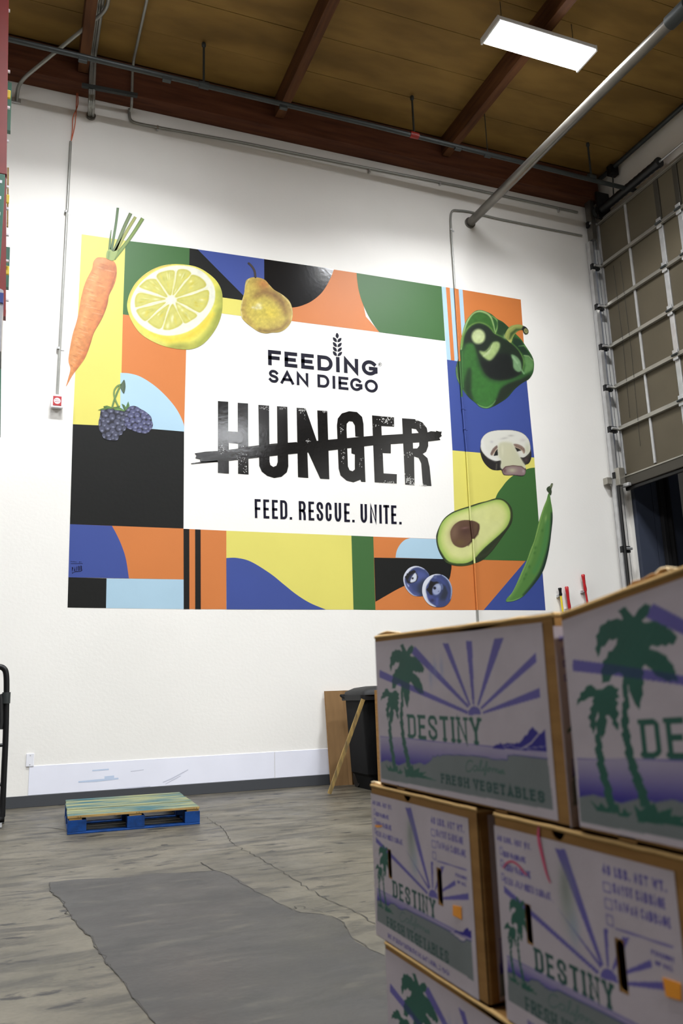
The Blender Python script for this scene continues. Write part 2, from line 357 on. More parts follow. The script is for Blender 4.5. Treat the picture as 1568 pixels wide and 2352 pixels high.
class Cv:
    """canvas: T maps input points to canvas pixels; u = canvas pixels per input unit"""
    def __init__(s, h, w, T, u, bg=(255, 255, 255)):
        s.h, s.w, s.T, s.u = h, w, T, u; s.a = np.ones((h, w, 3))*np.array(bg)/255.; s.clip = None
    def mask_poly(s, pts, box=None):
        P = s.T(np.array(pts, float)); m = np.zeros((s.h, s.w), bool)
        y0 = max(0, int(P[:, 1].min())-1); y1 = min(s.h, int(P[:, 1].max())+2); x0 = max(0, int(P[:, 0].min())-1); x1 = min(s.w, int(P[:, 0].max())+2)
        if y1 <= y0 or x1 <= x0: return m.astype(float)
        yy = np.arange(y0, y1)+.5; xx = np.arange(x0, x1)+.5; sub = np.zeros((y1-y0, x1-x0), bool)
        for i in range(len(P)):
            (ax, ay), (bx, by) = P[i-1], P[i]
            if ay == by: continue
            rws = (yy >= min(ay, by)) & (yy < max(ay, by))
            if not rws.any(): continue
            xi = ax+(yy[rws]-ay)*(bx-ax)/(by-ay); sub[rws] ^= xx[None] < xi[:, None]
        m[y0:y1, x0:x1] = sub; return m.astype(float)
    def put(s, m, col, a=1.):
        if s.clip is not None: m = m*s.clip
        m = (m*a)[..., None]; s.a = s.a*(1-m)+np.array(col)/255.*m
    def poly(s, pts, col, blur=0, a=1., smooth=0):
        if smooth: pts = cat(pts, smooth)
        m = s.mask_poly(pts); m = gauss(m, max(.45, blur*s.u)) if blur else m
        s.put(m, col, a)
    def polys(s, plist, col, a=1.):
        m = np.zeros((s.h, s.w))
        for p in plist: m = np.maximum(m, s.mask_poly(p))
        s.put(m, col, a)
    def line(s, pts, wd, col, blur=0, a=1., smooth=0):
        if smooth: pts = cat(pts, smooth, False)
        P = s.T(np.array(pts, float)); N = len(P)
        W = np.interp(np.linspace(0, 1, N), np.linspace(0, 1, len(wd)), wd) if hasattr(wd, '__len__') else np.full(N, wd)
        W = W*s.u/2; bl = max(.7, blur*s.u); mg = W.max()+bl*2.5+2
        x0 = max(0, int(P[:, 0].min()-mg)); x1 = min(s.w, int(P[:, 0].max()+mg)); y0 = max(0, int(P[:, 1].min()-mg)); y1 = min(s.h, int(P[:, 1].max()+mg))
        if x1 <= x0 or y1 <= y0: return
        Y, X = np.mgrid[y0:y1, x0:x1]+.5; best = np.full(X.shape, 1e9)
        for i in range(N-1):
            ax, ay = P[i]; dx, dy = P[i+1]-P[i]; L = dx*dx+dy*dy+1e-9
            t = np.clip(((X-ax)*dx+(Y-ay)*dy)/L, 0, 1)
            best = np.minimum(best, np.hypot(X-ax-t*dx, Y-ay-t*dy)-(W[i]*(1-t)+W[i+1]*t))
        m = np.zeros((s.h, s.w)); m[y0:y1, x0:x1] = np.clip(.5-best/(2*bl), 0, 1)
        s.put(m, col, a)
    def blob(s, c, rx, ry, col, a=1., ang=0, soft=1.):
        (x, y), = s.T(np.array([c], float)); Y, X = np.mgrid[0:s.h, 0:s.w]+.5
        ca, sa = cos(radians(ang)), sin(radians(ang)); dx, dy = X-x, Y-y
        q = ((dx*ca+dy*sa)/(rx*s.u))**2+((-dx*sa+dy*ca)/(ry*s.u))**2
        m = np.exp(-q*1.2) if soft >= 1 else np.clip((1-np.sqrt(q))/max(soft, .02)+.5, 0, 1)
        s.put(m, col, a)
    def mottle(s, cell, amt, seed=0, aspect=1):
        n = vnoise(s.h, s.w, cell*s.u, seed)+.5*vnoise(s.h, s.w, cell*s.u*.4, seed+1)
        d = ((n-.75)*amt)[..., None]
        if s.clip is not None: d = d*s.clip[..., None]
        s.a = np.clip(s.a*(1+d), 0, 1)
    def sample(s, pts):
        P = s.T(np.array(pts, float))-.5; x = np.clip(P[:, 0], 0, s.w-1.001); y = np.clip(P[:, 1], 0, s.h-1.001)
        xi = x.astype(int); yi = y.astype(int); fx = (x-xi)[:, None]; fy = (y-yi)[:, None]
        return (s.a[yi, xi]*(1-fx)+s.a[yi, xi+1]*fx)*(1-fy)+(s.a[yi+1, xi]*(1-fx)+s.a[yi+1, xi+1]*fx)*fy
def color_mesh(m, cols):
    at = m.color_attributes.new('paint', 'FLOAT_COLOR', 'POINT')
    c = np.ones((len(cols), 4), np.float32); c[:, :3] = lin(np.clip(cols, 0, 1)); at.data.foreach_set('color', c.ravel())
ALB = .74      # paint albedo relative to its photographed colour
M['paint'] = attr_mat('mural_paint_brushed', .5, .06, 30)
def wpt(x, y, k): p = onY(x, y, WY-.0012*k); return p
def painted(name, outline, cv, parent, k=3, step=1.25, label=None, densify=3.0):
    """flat hand-painted shape on the wall: outline in cv input units; cv.px maps those to photo pixels"""
    O = np.array(outline, float); d = []
    for i in range(len(O)):
        a, b = O[i], O[(i+1) % len(O)]; n = max(1, int(np.linalg.norm(b-a)*cv.pp/densify))
        for q in range(n): d.append(a+(b-a)*q/n)
    O = np.array(d); st = step/cv.pp; x0, y0 = O.min(0); x1, y1 = O.max(0)
    gx, gy = np.meshgrid(np.arange(x0+st*.5, x1, st), np.arange(y0+st*.5, y1, st)); G = np.c_[gx.ravel(), gy.ravel()]
    # inside test, a little away from the edge
    m = cv.mask_poly(O); m = gauss(m, .6*st*cv.u); Pq = cv.T(G); xi = np.clip(Pq[:, 0].astype(int), 0, cv.w-1); yi = np.clip(Pq[:, 1].astype(int), 0, cv.h-1)
    G = G[m[yi, xi] > .86]
    co = [Vector(p) for p in np.r_[O, G]]; n = len(O)
    V, E_, F, _, _, _ = geometry.delaunay_2d_cdt(co, [], [list(range(n))], 1, 1e-5)
    V = np.array([v[:] for v in V]); ppx = cv.px(V)
    W3 = [wpt(a, b, k) for a, b in ppx]
    o = mesh(name, W3, [tuple(f) for f in F], M['paint'], parent)
    color_mesh(o.data, cv.sample(V)*ALB**.45)
    bmf = o.data
    if bmf.polygons[0].normal.y > 0: bmf.flip_normals()
    if label: o['label'] = label
    return o
def photo_canvas(s, ox, oy, x0, y0, x1, y1, res=2.0, bg=(255, 255, 255)):
    """input units are a zoomed view: photo px = o + p/s ; x0..y1 in those units"""
    k = res/s
    cv = Cv(int((y1-y0)*k), int((x1-x0)*k), lambda P: (P-np.array([x0, y0]))*k, k, bg)
    cv.px = lambda P: P/s+np.array([ox, oy]); cv.pp = 1/s; return cv
# ------------------------------------------------------------------ mural
mural = empty('wall_mural', tuple(onY(155, 1396)), 0, 'huge painted mural of colour blocks, produce and bold lettering on the white back wall', 'mural')
def paintmat(name, rgb, rough=.5, noise=.05, bump=.05, spec=.35):
    c = srgb(*rgb); c = tuple(v*ALB for v in c)
    return nmat(name, c, rough, noise=noise, nscale=1.2, bump=bump, bscale=22, spec=spec, detail=5)
PM = dict(Y=paintmat('mural_yellow', (247, 236, 118)), G=paintmat('mural_green', (66, 114, 56)), O=paintmat('mural_orange', (230, 136, 68)),
          B=paintmat('mural_blue', (66, 86, 164)), L=paintmat('mural_light_blue', (192, 226, 246)),
          K=paintmat('mural_black', (30, 30, 28), .5, .12, .1, .2), KS=paintmat('mural_black_satin', (30, 30, 31), .16, .25, .08, .5),
          N=paintmat('mural_navy', (20, 18, 40), .55, spec=.15), H=paintmat('mural_gloss_black', (10, 9, 10), .13, .1, .06, .85), W=paintmat('mural_white', (240, 238, 232)))
inv = np.array(mural.location)
def flat(name, pts, mat, k, label=None, holes=(), parent=mural):
    loops = [list(pts)]+[list(h) for h in holes]
    V = [wpt(x, y, k) for l in loops for x, y in l]
    tri = geometry.tessellate_polygon([[Vector((x, y, 0)) for x, y in l] for l in loops])
    o = mesh(name, V, [tuple(t) for t in tri], mat, parent); bm = bmesh.new(); bm.from_mesh(o.data)
    bmesh.ops.recalc_face_normals(bm, faces=bm.faces[:])
    if bm.faces and bm.faces[0].normal.y > 0: bmesh.ops.reverse_faces(bm, faces=bm.faces[:])
    bm.to_mesh(o.data); bm.free()
    if label: o['label'] = label
    return o
def Z(s, ox, oy, pts): return [(ox+x/s, oy+y/s) for x, y in pts]
def arc(pts, n=8): return [tuple(p) for p in cat(pts, n, False)]
q1 = arc([(276.3, 856.4), (298.6, 858), (324, 866), (356, 886.7), (384.7, 913.8), (407, 942.5), (421.3, 972.8), (422.6, 991.3)])
blk = [
 ('Y', 1, [(187.5, 538), (288, 552.5), (282, 722), (276, 979), (167.2, 974.4)]),
 ('G', 1, [(288, 552.5), (435.3, 570), (433, 690), (429, 742), (282, 722)]),
 ('O', 1, [(282, 722), (429, 742), (422.6, 991.3), (276, 979)]),
 ('L', 2, q1+[(276, 979)]),
 ('K', 1, [(167.2, 974.4), (276, 979), (422.6, 991.3), (421.3, 1214), (160.5, 1204)]),
 ('O', 1, [(160.5, 1204), (421.3, 1214), (421.7, 1331), (157, 1326)]),
 ('B', 2, [(160.5, 1204)]+arc([(257, 1207.8), (268, 1228), (279.4, 1253.4), (289, 1283.7), (296, 1328.3)])+[(157, 1326)]),
 ('K', 1, [(157, 1326), (244.7, 1328.5), (243.4, 1396.8), (155, 1395.5)]),
 ('L', 1, [(244.7, 1328.5), (421.7, 1331), (421.8, 1399), (243.4, 1396.8)]),
 ('O', 1, [(421.3, 1214.5), (519.6, 1219), (519.6, 1399.5), (421.8, 1399)]),
 ('K', 2, [(421.3, 1214.5), (434.7, 1215.3), (434.8, 1399.2), (421.8, 1399)]),
 ('K', 2, [(448, 1215.8), (460.6, 1216.5), (461, 1399.4), (448.2, 1399.2)]),
 ('Y', 1, [(519.6, 1219), (806.7, 1230.3), (811.5, 1400.2), (520, 1399.5)]),
 ('B', 2, arc([(519.6, 1281.7), (544, 1281.5), (576, 1290), (620, 1317), (650, 1341), (680, 1365), (712, 1385), (748, 1400)])+[(520, 1399.5)]),
 ('G', 1, [(806.7, 1230.3), (857, 1232.5), (862, 1401), (811.5, 1400.2)]),
 ('O', 1, [(857, 1232.5), (1045, 1239), (1049, 1285), (1206.8, 1288), (1110.5, 1401.1), (862, 1401)]),
 ('L', 2, arc([(908, 1281), (911, 1264.7), (919, 1250), (930, 1239.8), (943, 1235.8)])+[(1003, 1238), (1018, 1284)]),
 ('K', 2, [(859, 1280.8), (1020, 1284)]+arc([(1033, 1288), (1036.5, 1298), (1035.5, 1312), (1030, 1332), (1012, 1342), (970, 1338), (945, 1341), (925, 1347), (900, 1360), (862, 1382)])),
 ('B', 1, [(1206.8, 1288), (1243.5, 1289), (1252.4, 1401.8), (1110.5, 1401.1)]),
 ('Y', 1, [(1038.8, 1034.4), (1226.5, 1051), (1229, 1090), (1140, 1200), (1049, 1285), (1045, 1239)]),
 ('G', 2, arc([(1137.6, 1144), (1143, 1132), (1152, 1119.6), (1164.7, 1103.6), (1180.6, 1091), (1211, 1077), (1227.8, 1074)])+[(1243.5, 1289), (1117, 1286), (1049, 1285), (1080, 1230)]),
 ('B', 1, [(1026, 826), (1207, 851), (1226.5, 1051), (1038.8, 1034.4)]),
 ('O', 1, [(1013.6, 658), (1062, 665.5), (1195.5, 688), (1207, 851), (1026, 826)]),
 ('L', 2, [(1013.6, 658), (1023.6, 659.7), (1035.2, 827.5), (1026, 826)]),
 ('L', 2, [(1032.5, 661), (1044.8, 663), (1055.5, 830.5), (1043.5, 828.7)]),
 ('L', 2, [(1052.8, 664), (1062, 665.5), (1073, 832.7), (1064, 831.5)]),
 ('O', 1, [(606.4, 595), (819, 627), (840, 727), (871, 763), (671.5, 737.7), (607, 730)]),
 ('G', 2, arc([(818.8, 627), (820.2, 644.5), (824, 668.6), (832, 695), (844, 722), (857.7, 745), (871, 763)])+[(1022, 783), (1013.6, 658)]),
 ('KS', 2, [(606.4, 595)]+arc([(766.6, 618.2), (761, 633.8), (750.5, 655), (737, 674), (718, 690), (699.6, 699.4), (678, 705.5), (650, 706), (607, 700)])),
 ('K', 1, [(435.3, 570), (606.4, 595), (607, 697), (433, 672)]),
 ('B', 2, [(453.7, 572.7), (606.4, 595), (607, 697), (572, 692)]),
 ('Y', 1, [(433, 672), (607, 697), (607, 733), (428, 709)]),
]
cname = dict(Y='yellow', G='green', O='orange', B='blue', L='light blue', K='black', KS='satin black')
for c, k, pts in blk: flat('color_block', pts, PM[c], k, cname[c]+' painted block')
# ---- carrot
cv = photo_canvas(3.0154, 0, 440, 440, 90, 1020, 1370, bg=(226, 142, 78))
body = cat([(690, 455), (740, 462), (790, 485), (808, 530), (805, 600), (785, 660), (755, 720), (745, 780), (720, 850), (690, 910), (650, 980), (625, 1060), (590, 1150), (545, 1215), (500, 1275), (458, 1350), (470, 1300), (487, 1230), (475, 1180), (477, 1130), (500, 1000), (530, 900), (545, 830), (560, 740), (590, 630), (635, 540), (645, 490), (665, 462)], 4)
cv.line([(690, 500), (640, 640), (590, 830), (540, 1000), (505, 1140), (485, 1250)], [50, 60, 60, 50, 40, 10], (238, 164, 98), 26, .9)
cv.line([(790, 520), (770, 660), (715, 840), (640, 1010), (590, 1130), (520, 1240)], [20, 24, 20, 16, 12, 6], (196, 104, 56), 18, .9)
cv.line([(806, 560), (752, 730), (722, 850), (650, 985), (600, 1140)], 7, (150, 84, 44), 6, .8)
cv.blob((730, 525), 70, 22, (184, 104, 60), .6); cv.blob((700, 480), 60, 18, (236, 158, 104), .7)
r = np.random.RandomState(3)
for i in range(34):
    t = i/34; y = 500+t*720; xl = np.interp(y, [460, 540, 630, 830, 1000, 1130, 1250], [650, 638, 592, 545, 502, 480, 490]); xr = np.interp(y, [480, 560, 660, 780, 910, 1060, 1215], [790, 806, 785, 745, 690, 625, 545])
    a = xl+r.rand()*(xr-xl)*.6; b = a+(xr-xl)*(.12+.3*r.rand())
    cv.line([(a, y), ((a+b)/2, y+6), (b, y+14)], [2, 5, 2], (246, 190, 140) if i % 3 else (188, 100, 52), 2, .75)
cv.mottle(18, .12, 2)
painted('painted_carrot', body, cv, mural, 3, label='orange painted carrot root with pale cross lines')
lf = photo_canvas(3.0154, 0, 440, 700, 90, 1020, 500, bg=(120, 150, 80))
def leaf(pts, wd, col, hi):
    P = cat(pts, 6, False); n = len(P); W = np.interp(np.linspace(0, 1, n), np.linspace(0, 1, len(wd)), wd)/2; L = []; R = []
    for i in range(n):
        d = P[min(i+1, n-1)]-P[max(i-1, 0)]; d /= np.linalg.norm(d); q = np.array([-d[1], d[0]]); L.append(P[i]+q*W[i]); R.append(P[i]-q*W[i])
    lf.a[:] = np.array(col)/255.; lf.line(P, W.max()*.7, hi, 5, .8); lf.line(L, 3, tuple(c*.6 for c in col), 3, .7)
    painted('carrot_leaf_stalk', np.array(L+R[::-1]), lf, mural, 4, 1.5)
leaf([(770, 265), (762, 340), (757, 440)], [4, 14, 22], (84, 116, 56), (120, 150, 80))
leaf([(816, 112), (803, 220), (785, 330), (768, 425)], [18, 18, 18, 20], (70, 104, 58), (112, 140, 80))
leaf([(905, 150), (858, 250), (810, 370), (775, 445)], [24, 24, 26, 26], (86, 112, 62), (140, 152, 90))
leaf([(938, 175), (880, 270), (825, 370), (785, 440)], [20, 22, 24, 20], (150, 156, 76), (188, 190, 98))
leaf([(988, 185), (925, 285), (860, 375), (785, 465)], [26, 24, 24, 30], (96, 128, 52), (156, 176, 76))
lf.a[:] = np.array((158, 178, 98))/255.; lf.line([(750, 460), (755, 420)], 14, (120, 150, 80), 6)
painted('carrot_leaf_stalk', cat([(735, 458), (740, 415), (762, 400), (785, 415), (815, 405), (800, 450), (783, 478), (760, 474)], 4), lf, mural, 5, 1.5)
# ---- lemon
cv = photo_canvas(3.0154, 0, 440, 870, 490, 1555, 1105, bg=(240, 232, 100))
out = cat([(880, 800), (885, 750), (905, 690), (950, 620), (1020, 560), (1100, 520), (1190, 503), (1290, 507), (1370, 525), (1440, 565), (1500, 620), (1535, 690), (1541, 770), (1535, 840), (1510, 920), (1460, 1000), (1400, 1060), (1330, 1090), (1250, 1092), (1150, 1075), (1060, 1040), (980, 990), (930, 930), (895, 860)], 4)
cv.line([(1530, 700), (1545, 800), (1500, 950), (1420, 1060), (1320, 1100), (1200, 1095)], 60, (166, 172, 72), 36, .9)
cv.line([(1525, 820), (1470, 960), (1380, 1050)], 30, (136, 148, 60), 26, .6)
cv.line([(1130, 1060), (1000, 1010), (920, 920), (885, 800)], 26, (226, 220, 112), 14, .8)
cv.line([(1050, 985), (1180, 1030), (1300, 1010), (1400, 940), (1470, 850)], [14, 40, 40, 20], (252, 218, 66), 20, .9)
cv.blob((1230, 1075), 120, 26, (150, 150, 62), .6, -6)
cv.poly([(903, 780), (920, 710), (965, 640), (1030, 580), (1110, 535), (1200, 513), (1300, 516), (1380, 541), (1440, 588), (1480, 650), (1490, 720), (1475, 790), (1430, 865), (1360, 935), (1280, 978), (1190, 997), (1110, 992), (1030, 962), (960, 912), (915, 850)], (246, 245, 226), 2, 1, 5)
cv.line([(1185, 505), (1080, 530), (960, 610), (905, 700), (890, 770)], 5, (205, 150, 90), 3, .7)
segs = [[(1085, 580), (1110, 560), (1170, 545), (1205, 548), (1212, 580), (1205, 640), (1180, 722), (1130, 660), (1090, 610)],
 [(1225, 555), (1245, 538), (1290, 540), (1320, 560), (1318, 582), (1275, 620), (1196, 722), (1215, 620)], [(1330, 576), (1380, 590), (1420, 625), (1425, 655), (1390, 675), (1290, 710), (1205, 738), (1260, 660), (1310, 600)],
 [(1215, 748), (1330, 715), (1435, 680), (1447, 730), (1430, 790), (1390, 835), (1360, 830), (1290, 790)], [(1215, 765), (1290, 810), (1365, 855), (1320, 895), (1280, 912), (1255, 880)],
 [(1190, 780), (1215, 800), (1262, 890), (1250, 925), (1190, 955), (1140, 958), (1130, 940), (1160, 850)], [(1170, 780), (1155, 830), (1120, 940), (1080, 945), (1025, 905), (1035, 885), (1100, 830)],
 [(1150, 765), (1090, 820), (1020, 890), (990, 890), (955, 850), (950, 815), (1050, 790)], [(1150, 745), (1060, 765), (950, 800), (935, 790), (935, 740), (955, 705), (1000, 703), (1080, 725)],
 [(1160, 735), (1070, 700), (970, 665), (975, 645), (1020, 610), (1070, 605), (1090, 620), (1130, 680)]]
r = np.random.RandomState(8)
for s_ in segs:
    c_ = np.mean(s_, 0); cv.poly(s_, (206, 198, 88), 2, 1, 4); ins = [tuple(c_+(np.array(p)-c_)*.86) for p in s_]; cv.poly(ins, (218, 212, 112), 5, 1, 4)
    for i in range(7):
        p = c_+(np.array(s_[r.randint(len(s_))])-c_)*r.rand()*.75; d = p-np.array([1185, 748]); an = math.degrees(math.atan2(d[1], d[0]))
        cv.blob(p, 8+r.rand()*22, 3+r.rand()*7, [(238, 236, 168), (244, 242, 196), (212, 196, 66), (196, 194, 92), (232, 214, 80)][r.randint(5)], .75, an)
for i in range(10):
    a = np.array([(1215, 545), (1325, 570), (1440, 668), (1368, 846), (1268, 905), (1126, 955), (1018, 900), (940, 805), (955, 690), (1080, 590)][i]); cv.line([(1185, 748), a], [5, 4, 5], (240, 236, 178), 2, .9)
cv.blob((1186, 748), 34, 26, (248, 246, 222), 1, 0, .5); cv.line([(1150, 742), (1222, 752)], 5, (248, 246, 222), 3); cv.line([(1190, 722), (1182, 776)], 5, (248, 246, 222), 3)
cv.mottle(22, .05, 4)
painted('painted_lemon', out, cv, mural, 3, label='yellow halved lemon showing ten pale segments')
# ---- pear
cv = photo_canvas(3.7333, 480, 540, 255, 220, 735, 860, bg=(206, 180, 82))
out = cat([(345, 370), (380, 362), (430, 366), (480, 385), (520, 430), (560, 470), (620, 505), (675, 550), (705, 600), (717, 660), (712, 720), (685, 775), (640, 815), (590, 834), (540, 835), (490, 843), (430, 830), (375, 795), (310, 745), (278, 700), (270, 640), (280, 570), (300, 500), (308, 430), (318, 390)], 4)
cv.blob((450, 640), 150, 130, (220, 200, 78), .9); cv.blob((420, 420), 70, 60, (196, 160, 70), .8); cv.blob((470, 420), 60, 44, (204, 130, 60), .85, 30)
cv.line([(400, 520), (470, 480), (560, 510), (630, 580), (655, 660)], [20, 50, 60, 50, 30], (130, 88, 44), 34, .85)
cv.blob((350, 470), 40, 70, (216, 190, 84), .8); cv.line([(300, 560), (290, 640), (310, 710), (380, 770)], 26, (186, 152, 78), 20, .8)
cv.line([(430, 815), (520, 825), (620, 800), (680, 740)], 22, (120, 88, 50), 20, .8); cv.line([(680, 600), (700, 670), (680, 750)], 22, (196, 160, 86), 14, .8)
cv.blob((540, 670), 80, 60, (232, 208, 70), .85); cv.blob((440, 740), 90, 40, (222, 202, 84), .7)
cv.line([(520, 430), (620, 505), (690, 580), (715, 660), (705, 730)], 7, (232, 212, 150), 4, .9)
cv.line([(345, 370), (310, 430), (285, 560), (270, 640), (285, 705)], 6, (240, 232, 180), 4, .9)
for p, s_ in (((425, 600), 26), ((405, 625), 20), ((375, 620), 14), ((440, 625), 18)): cv.blob(p, s_, s_*.8, (250, 240, 190), .9)
cv.mottle(20, .16, 9)
painted('painted_pear', out, cv, mural, 3, label='golden painted pear with a brown shadow')
cv.a[:] = np.array((52, 42, 38))/255.; cv.line([(350, 245), (385, 290), (400, 355)], 6, (92, 74, 62), 4, .7)
painted('pear_stem', cat([(330, 240), (345, 234), (378, 268), (400, 310), (405, 365), (388, 362), (382, 315), (362, 275), (335, 250)], 4), cv, mural, 4, 1.5)
# ---- blackberries
cv = photo_canvas(8.711, 200, 860, 200, 100, 1330, 1330, bg=(30, 30, 44))
lfc = [(324, 634), (400, 622), (480, 650), (660, 622), (650, 660), (745, 715), (690, 585), (770, 650), (822, 535), (850, 630), (780, 700), (740, 740), (560, 720), (300, 700), (212, 715), (270, 690), (340, 670)]
bA = cat([(290, 700), (370, 665), (480, 665), (560, 700), (640, 700), (740, 740), (800, 790), (800, 900), (780, 1000), (785, 1060), (760, 1120), (715, 1150), (700, 1200), (640, 1230), (620, 1300), (560, 1325), (480, 1318), (400, 1310), (340, 1280), (300, 1230), (300, 1180), (250, 1120), (228, 1030), (232, 930), (255, 850), (265, 760)], 4)
bB = cat([(745, 740), (800, 680), (860, 640), (935, 628), (1010, 650), (1070, 690), (1140, 725), (1220, 785), (1280, 850), (1300, 940), (1318, 1000), (1300, 1070), (1270, 1110), (1240, 1150), (1180, 1183), (1110, 1180), (1060, 1170), (1000, 1160), (930, 1130), (860, 1100), (800, 1070), (775, 1000), (760, 900), (745, 820)], 4)
def drupes(L, base):
    for x, y, a, b in L:
        cv.blob((x, y), a, b, base, 1, 0, .18); cv.blob((x-a*.1, y-b*.1), a*.62, b*.6, tuple(c+22 for c in base), .8)
        cv.blob((x+a*.15, y+b*.4), a*.42, b*.3, (176, 180, 204), .85, 15); cv.blob((x, y-b*.1), a*.22, b*.22, (48, 50, 72), .6)
drupes([(470, 715, 62, 58), (600, 740, 52, 42), (690, 775, 44, 34), (365, 800, 68, 60), (500, 850, 60, 70), (630, 850, 46, 44), (720, 880, 52, 58), (780, 790, 46, 46), (320, 910, 44, 48), (410, 920, 50, 54), (600, 950, 64, 62), (700, 985, 52, 48), (345, 1000, 56, 52), (260, 860, 26, 50), (250, 980, 26, 60), (510, 1030, 66, 56), (405, 1060, 54, 60), (640, 1075, 56, 60), (745, 1085, 44, 52), (290, 1100, 60, 64), (510, 1135, 60, 52), (565, 1190, 56, 52), (425, 1200, 52, 52), (670, 1180, 48, 46), (330, 1235, 40, 52), (450, 1285, 52, 34), (515, 1262, 30, 46), (590, 1280, 50, 42), (310, 720, 50, 40)], (72, 74, 96))
drupes([(820, 690, 44, 52), (900, 660, 48, 34), (1005, 695, 54, 50), (915, 740, 58, 44), (1100, 740, 54, 44), (875, 815, 62, 54), (1000, 810, 56, 56), (1135, 835, 58, 66), (1185, 775, 44, 40), (1240, 860, 54, 50), (795, 905, 46, 56), (905, 920, 54, 56), (1022, 910, 68, 60), (1135, 955, 44, 50), (1225, 960, 52, 48), (1295, 970, 24, 50), (830, 990, 50, 42), (960, 1035, 56, 58), (1065, 1020, 54, 58), (1165, 1060, 58, 50), (1265, 1060, 40, 54), (850, 1065, 62, 40), (955, 1110, 46, 30), (1045, 1130, 50, 46), (1150, 1150, 56, 34), (1220, 1130, 34, 28), (770, 1000, 24, 32)], (82, 84, 122))
painted('painted_blackberry', bB, cv, mural, 3, label='smaller blue-grey blackberry lying to the right')
painted('painted_blackberry', bA, cv, mural, 4, label='larger dark blackberry hanging to the left')
cv.a[:] = np.array((96, 134, 66))/255.
for a, b, c in (((280, 700), (380, 650), (60, 90, 45)), ((500, 660), (650, 640), (52, 70, 45)), ((720, 620), (750, 700), (55, 75, 60)), ((820, 560), (800, 680), (64, 110, 72)), ((600, 700), (720, 720), (140, 176, 96))): cv.line([a, b], 20, c, 12, .8)
for pts in ([(212, 715), (280, 685), (350, 668), (420, 690), (300, 712)], [(324, 634), (400, 622), (480, 650), (520, 690), (400, 680), (345, 665)], [(520, 655), (600, 645), (660, 622), (650, 660), (700, 685), (745, 720), (748, 742), (660, 720), (550, 715)], [(690, 585), (745, 610), (775, 655), (822, 535), (850, 630), (800, 690), (745, 738), (725, 670)]):
    painted('berry_leaf', np.array(pts, float), cv, mural, 5, 1.5)
cv.a[:] = np.array((120, 154, 88))/255.
def band(pts, wd):
    P = cat(pts, 5, False); n = len(P); L = []; R = []
    for i in range(n):
        d = P[min(i+1, n-1)]-P[max(i-1, 0)]; d /= np.linalg.norm(d); q = np.array([-d[1], d[0]])*wd/2; L.append(P[i]+q); R.append(P[i]-q)
    return np.array(L+R[::-1])
cv.line([(500, 660), (590, 400), (680, 220), (740, 130)], 10, (80, 110, 62), 6, .8)
painted('berry_stalk', band([(500, 665), (540, 520), (590, 390), (650, 260), (745, 125)], 38), cv, mural, 5, 1.5)
painted('berry_stalk', band([(625, 640), (570, 520), (540, 420), (545, 320), (600, 235), (680, 200)], 32), cv, mural, 6, 1.5)
cv.a[:] = np.array((92, 112, 84))/255.; cv.line([(740, 130), (750, 250), (735, 370)], 26, (66, 84, 64), 14, .8)
painted('berry_leaf', cat([(745, 105), (770, 240), (738, 378), (690, 310), (665, 230), (700, 160)], 3), cv, mural, 6, 1.5)
# ---- bell pepper
cv = photo_canvas(7.4667, 1030, 700, 100, 80, 1480, 1790, bg=(46, 92, 42))
out = cat([(190, 820), (205, 640), (240, 460), (290, 300), (370, 180), (460, 105), (550, 90), (640, 115), (740, 165), (830, 240), (930, 295), (1030, 385), (1150, 500), (1240, 590), (1310, 690), (1370, 780), (1430, 880), (1460, 970), (1462, 1080), (1440, 1180), (1370, 1280), (1250, 1350), (1130, 1450), (1010, 1590), (880, 1680), (760, 1745), (650, 1778), (540, 1755), (470, 1690), (370, 1610), (290, 1520), (215, 1420), (150, 1290), (120, 1150), (130, 1040), (160, 940)], 4)
G_ = cv
G_.poly([(300, 300), (420, 170), (560, 140), (700, 220), (760, 330), (790, 470), (700, 380), (560, 300), (430, 330), (310, 420), (250, 560)], (58, 110, 40), 10, 1, 4)
G_.line([(215, 760), (235, 560), (300, 330), (400, 170), (520, 112), (640, 140), (720, 210), (765, 330), (795, 460)], [26, 34, 28, 26, 34, 30, 20, 16], (176, 204, 130), 9, .95, 4)
G_.poly([(255, 700), (290, 520), (380, 390), (520, 330), (660, 370), (760, 470), (900, 560), (1060, 650), (1180, 760), (1260, 880), (1270, 1080), (1240, 1180), (1050, 1280), (800, 1290), (640, 1200), (560, 1060), (500, 900), (400, 640), (300, 800)], (26, 42, 26), 16, 1, 4)
G_.line([(225, 720), (260, 520), (360, 370), (500, 305), (620, 330), (720, 400), (790, 490), (920, 550), (1060, 640), (1180, 750), (1260, 880), (1290, 1000), (1260, 1150)], [30, 34, 26, 20, 22, 24, 14, 12, 12, 12, 14, 14, 10], (118, 160, 72), 10, .95, 4)
G_.line([(800, 490), (835, 380), (830, 270), (740, 190)], [16, 20, 18, 8], (150, 190, 104), 6, .95, 4)
G_.poly([(840, 270), (960, 320), (1040, 420), (950, 560), (840, 500)], (36, 66, 34), 10, 1)
G_.line([(1040, 440), (960, 560), (900, 530)], 14, (64, 104, 48), 10, .8)
G_.poly([(1120, 560), (1230, 600), (1320, 740), (1420, 900), (1440, 960), (1330, 880), (1260, 830), (1180, 740), (1100, 660)], (26, 54, 34), 10, 1)
G_.line([(1150, 520), (1260, 620), (1340, 740), (1440, 900)], 10, (86, 140, 60), 6, .8); G_.line([(1200, 710), (1300, 700), (1360, 780)], [6, 24, 6], (112, 160, 84), 9, .9)
G_.poly([(1290, 880), (1370, 880), (1450, 960), (1455, 1080), (1390, 1150), (1290, 1180), (1310, 1040)], (104, 152, 86), 14, .95, 4); G_.line([(1290, 870), (1370, 880), (1448, 960)], 10, (190, 214, 150), 7, .8)
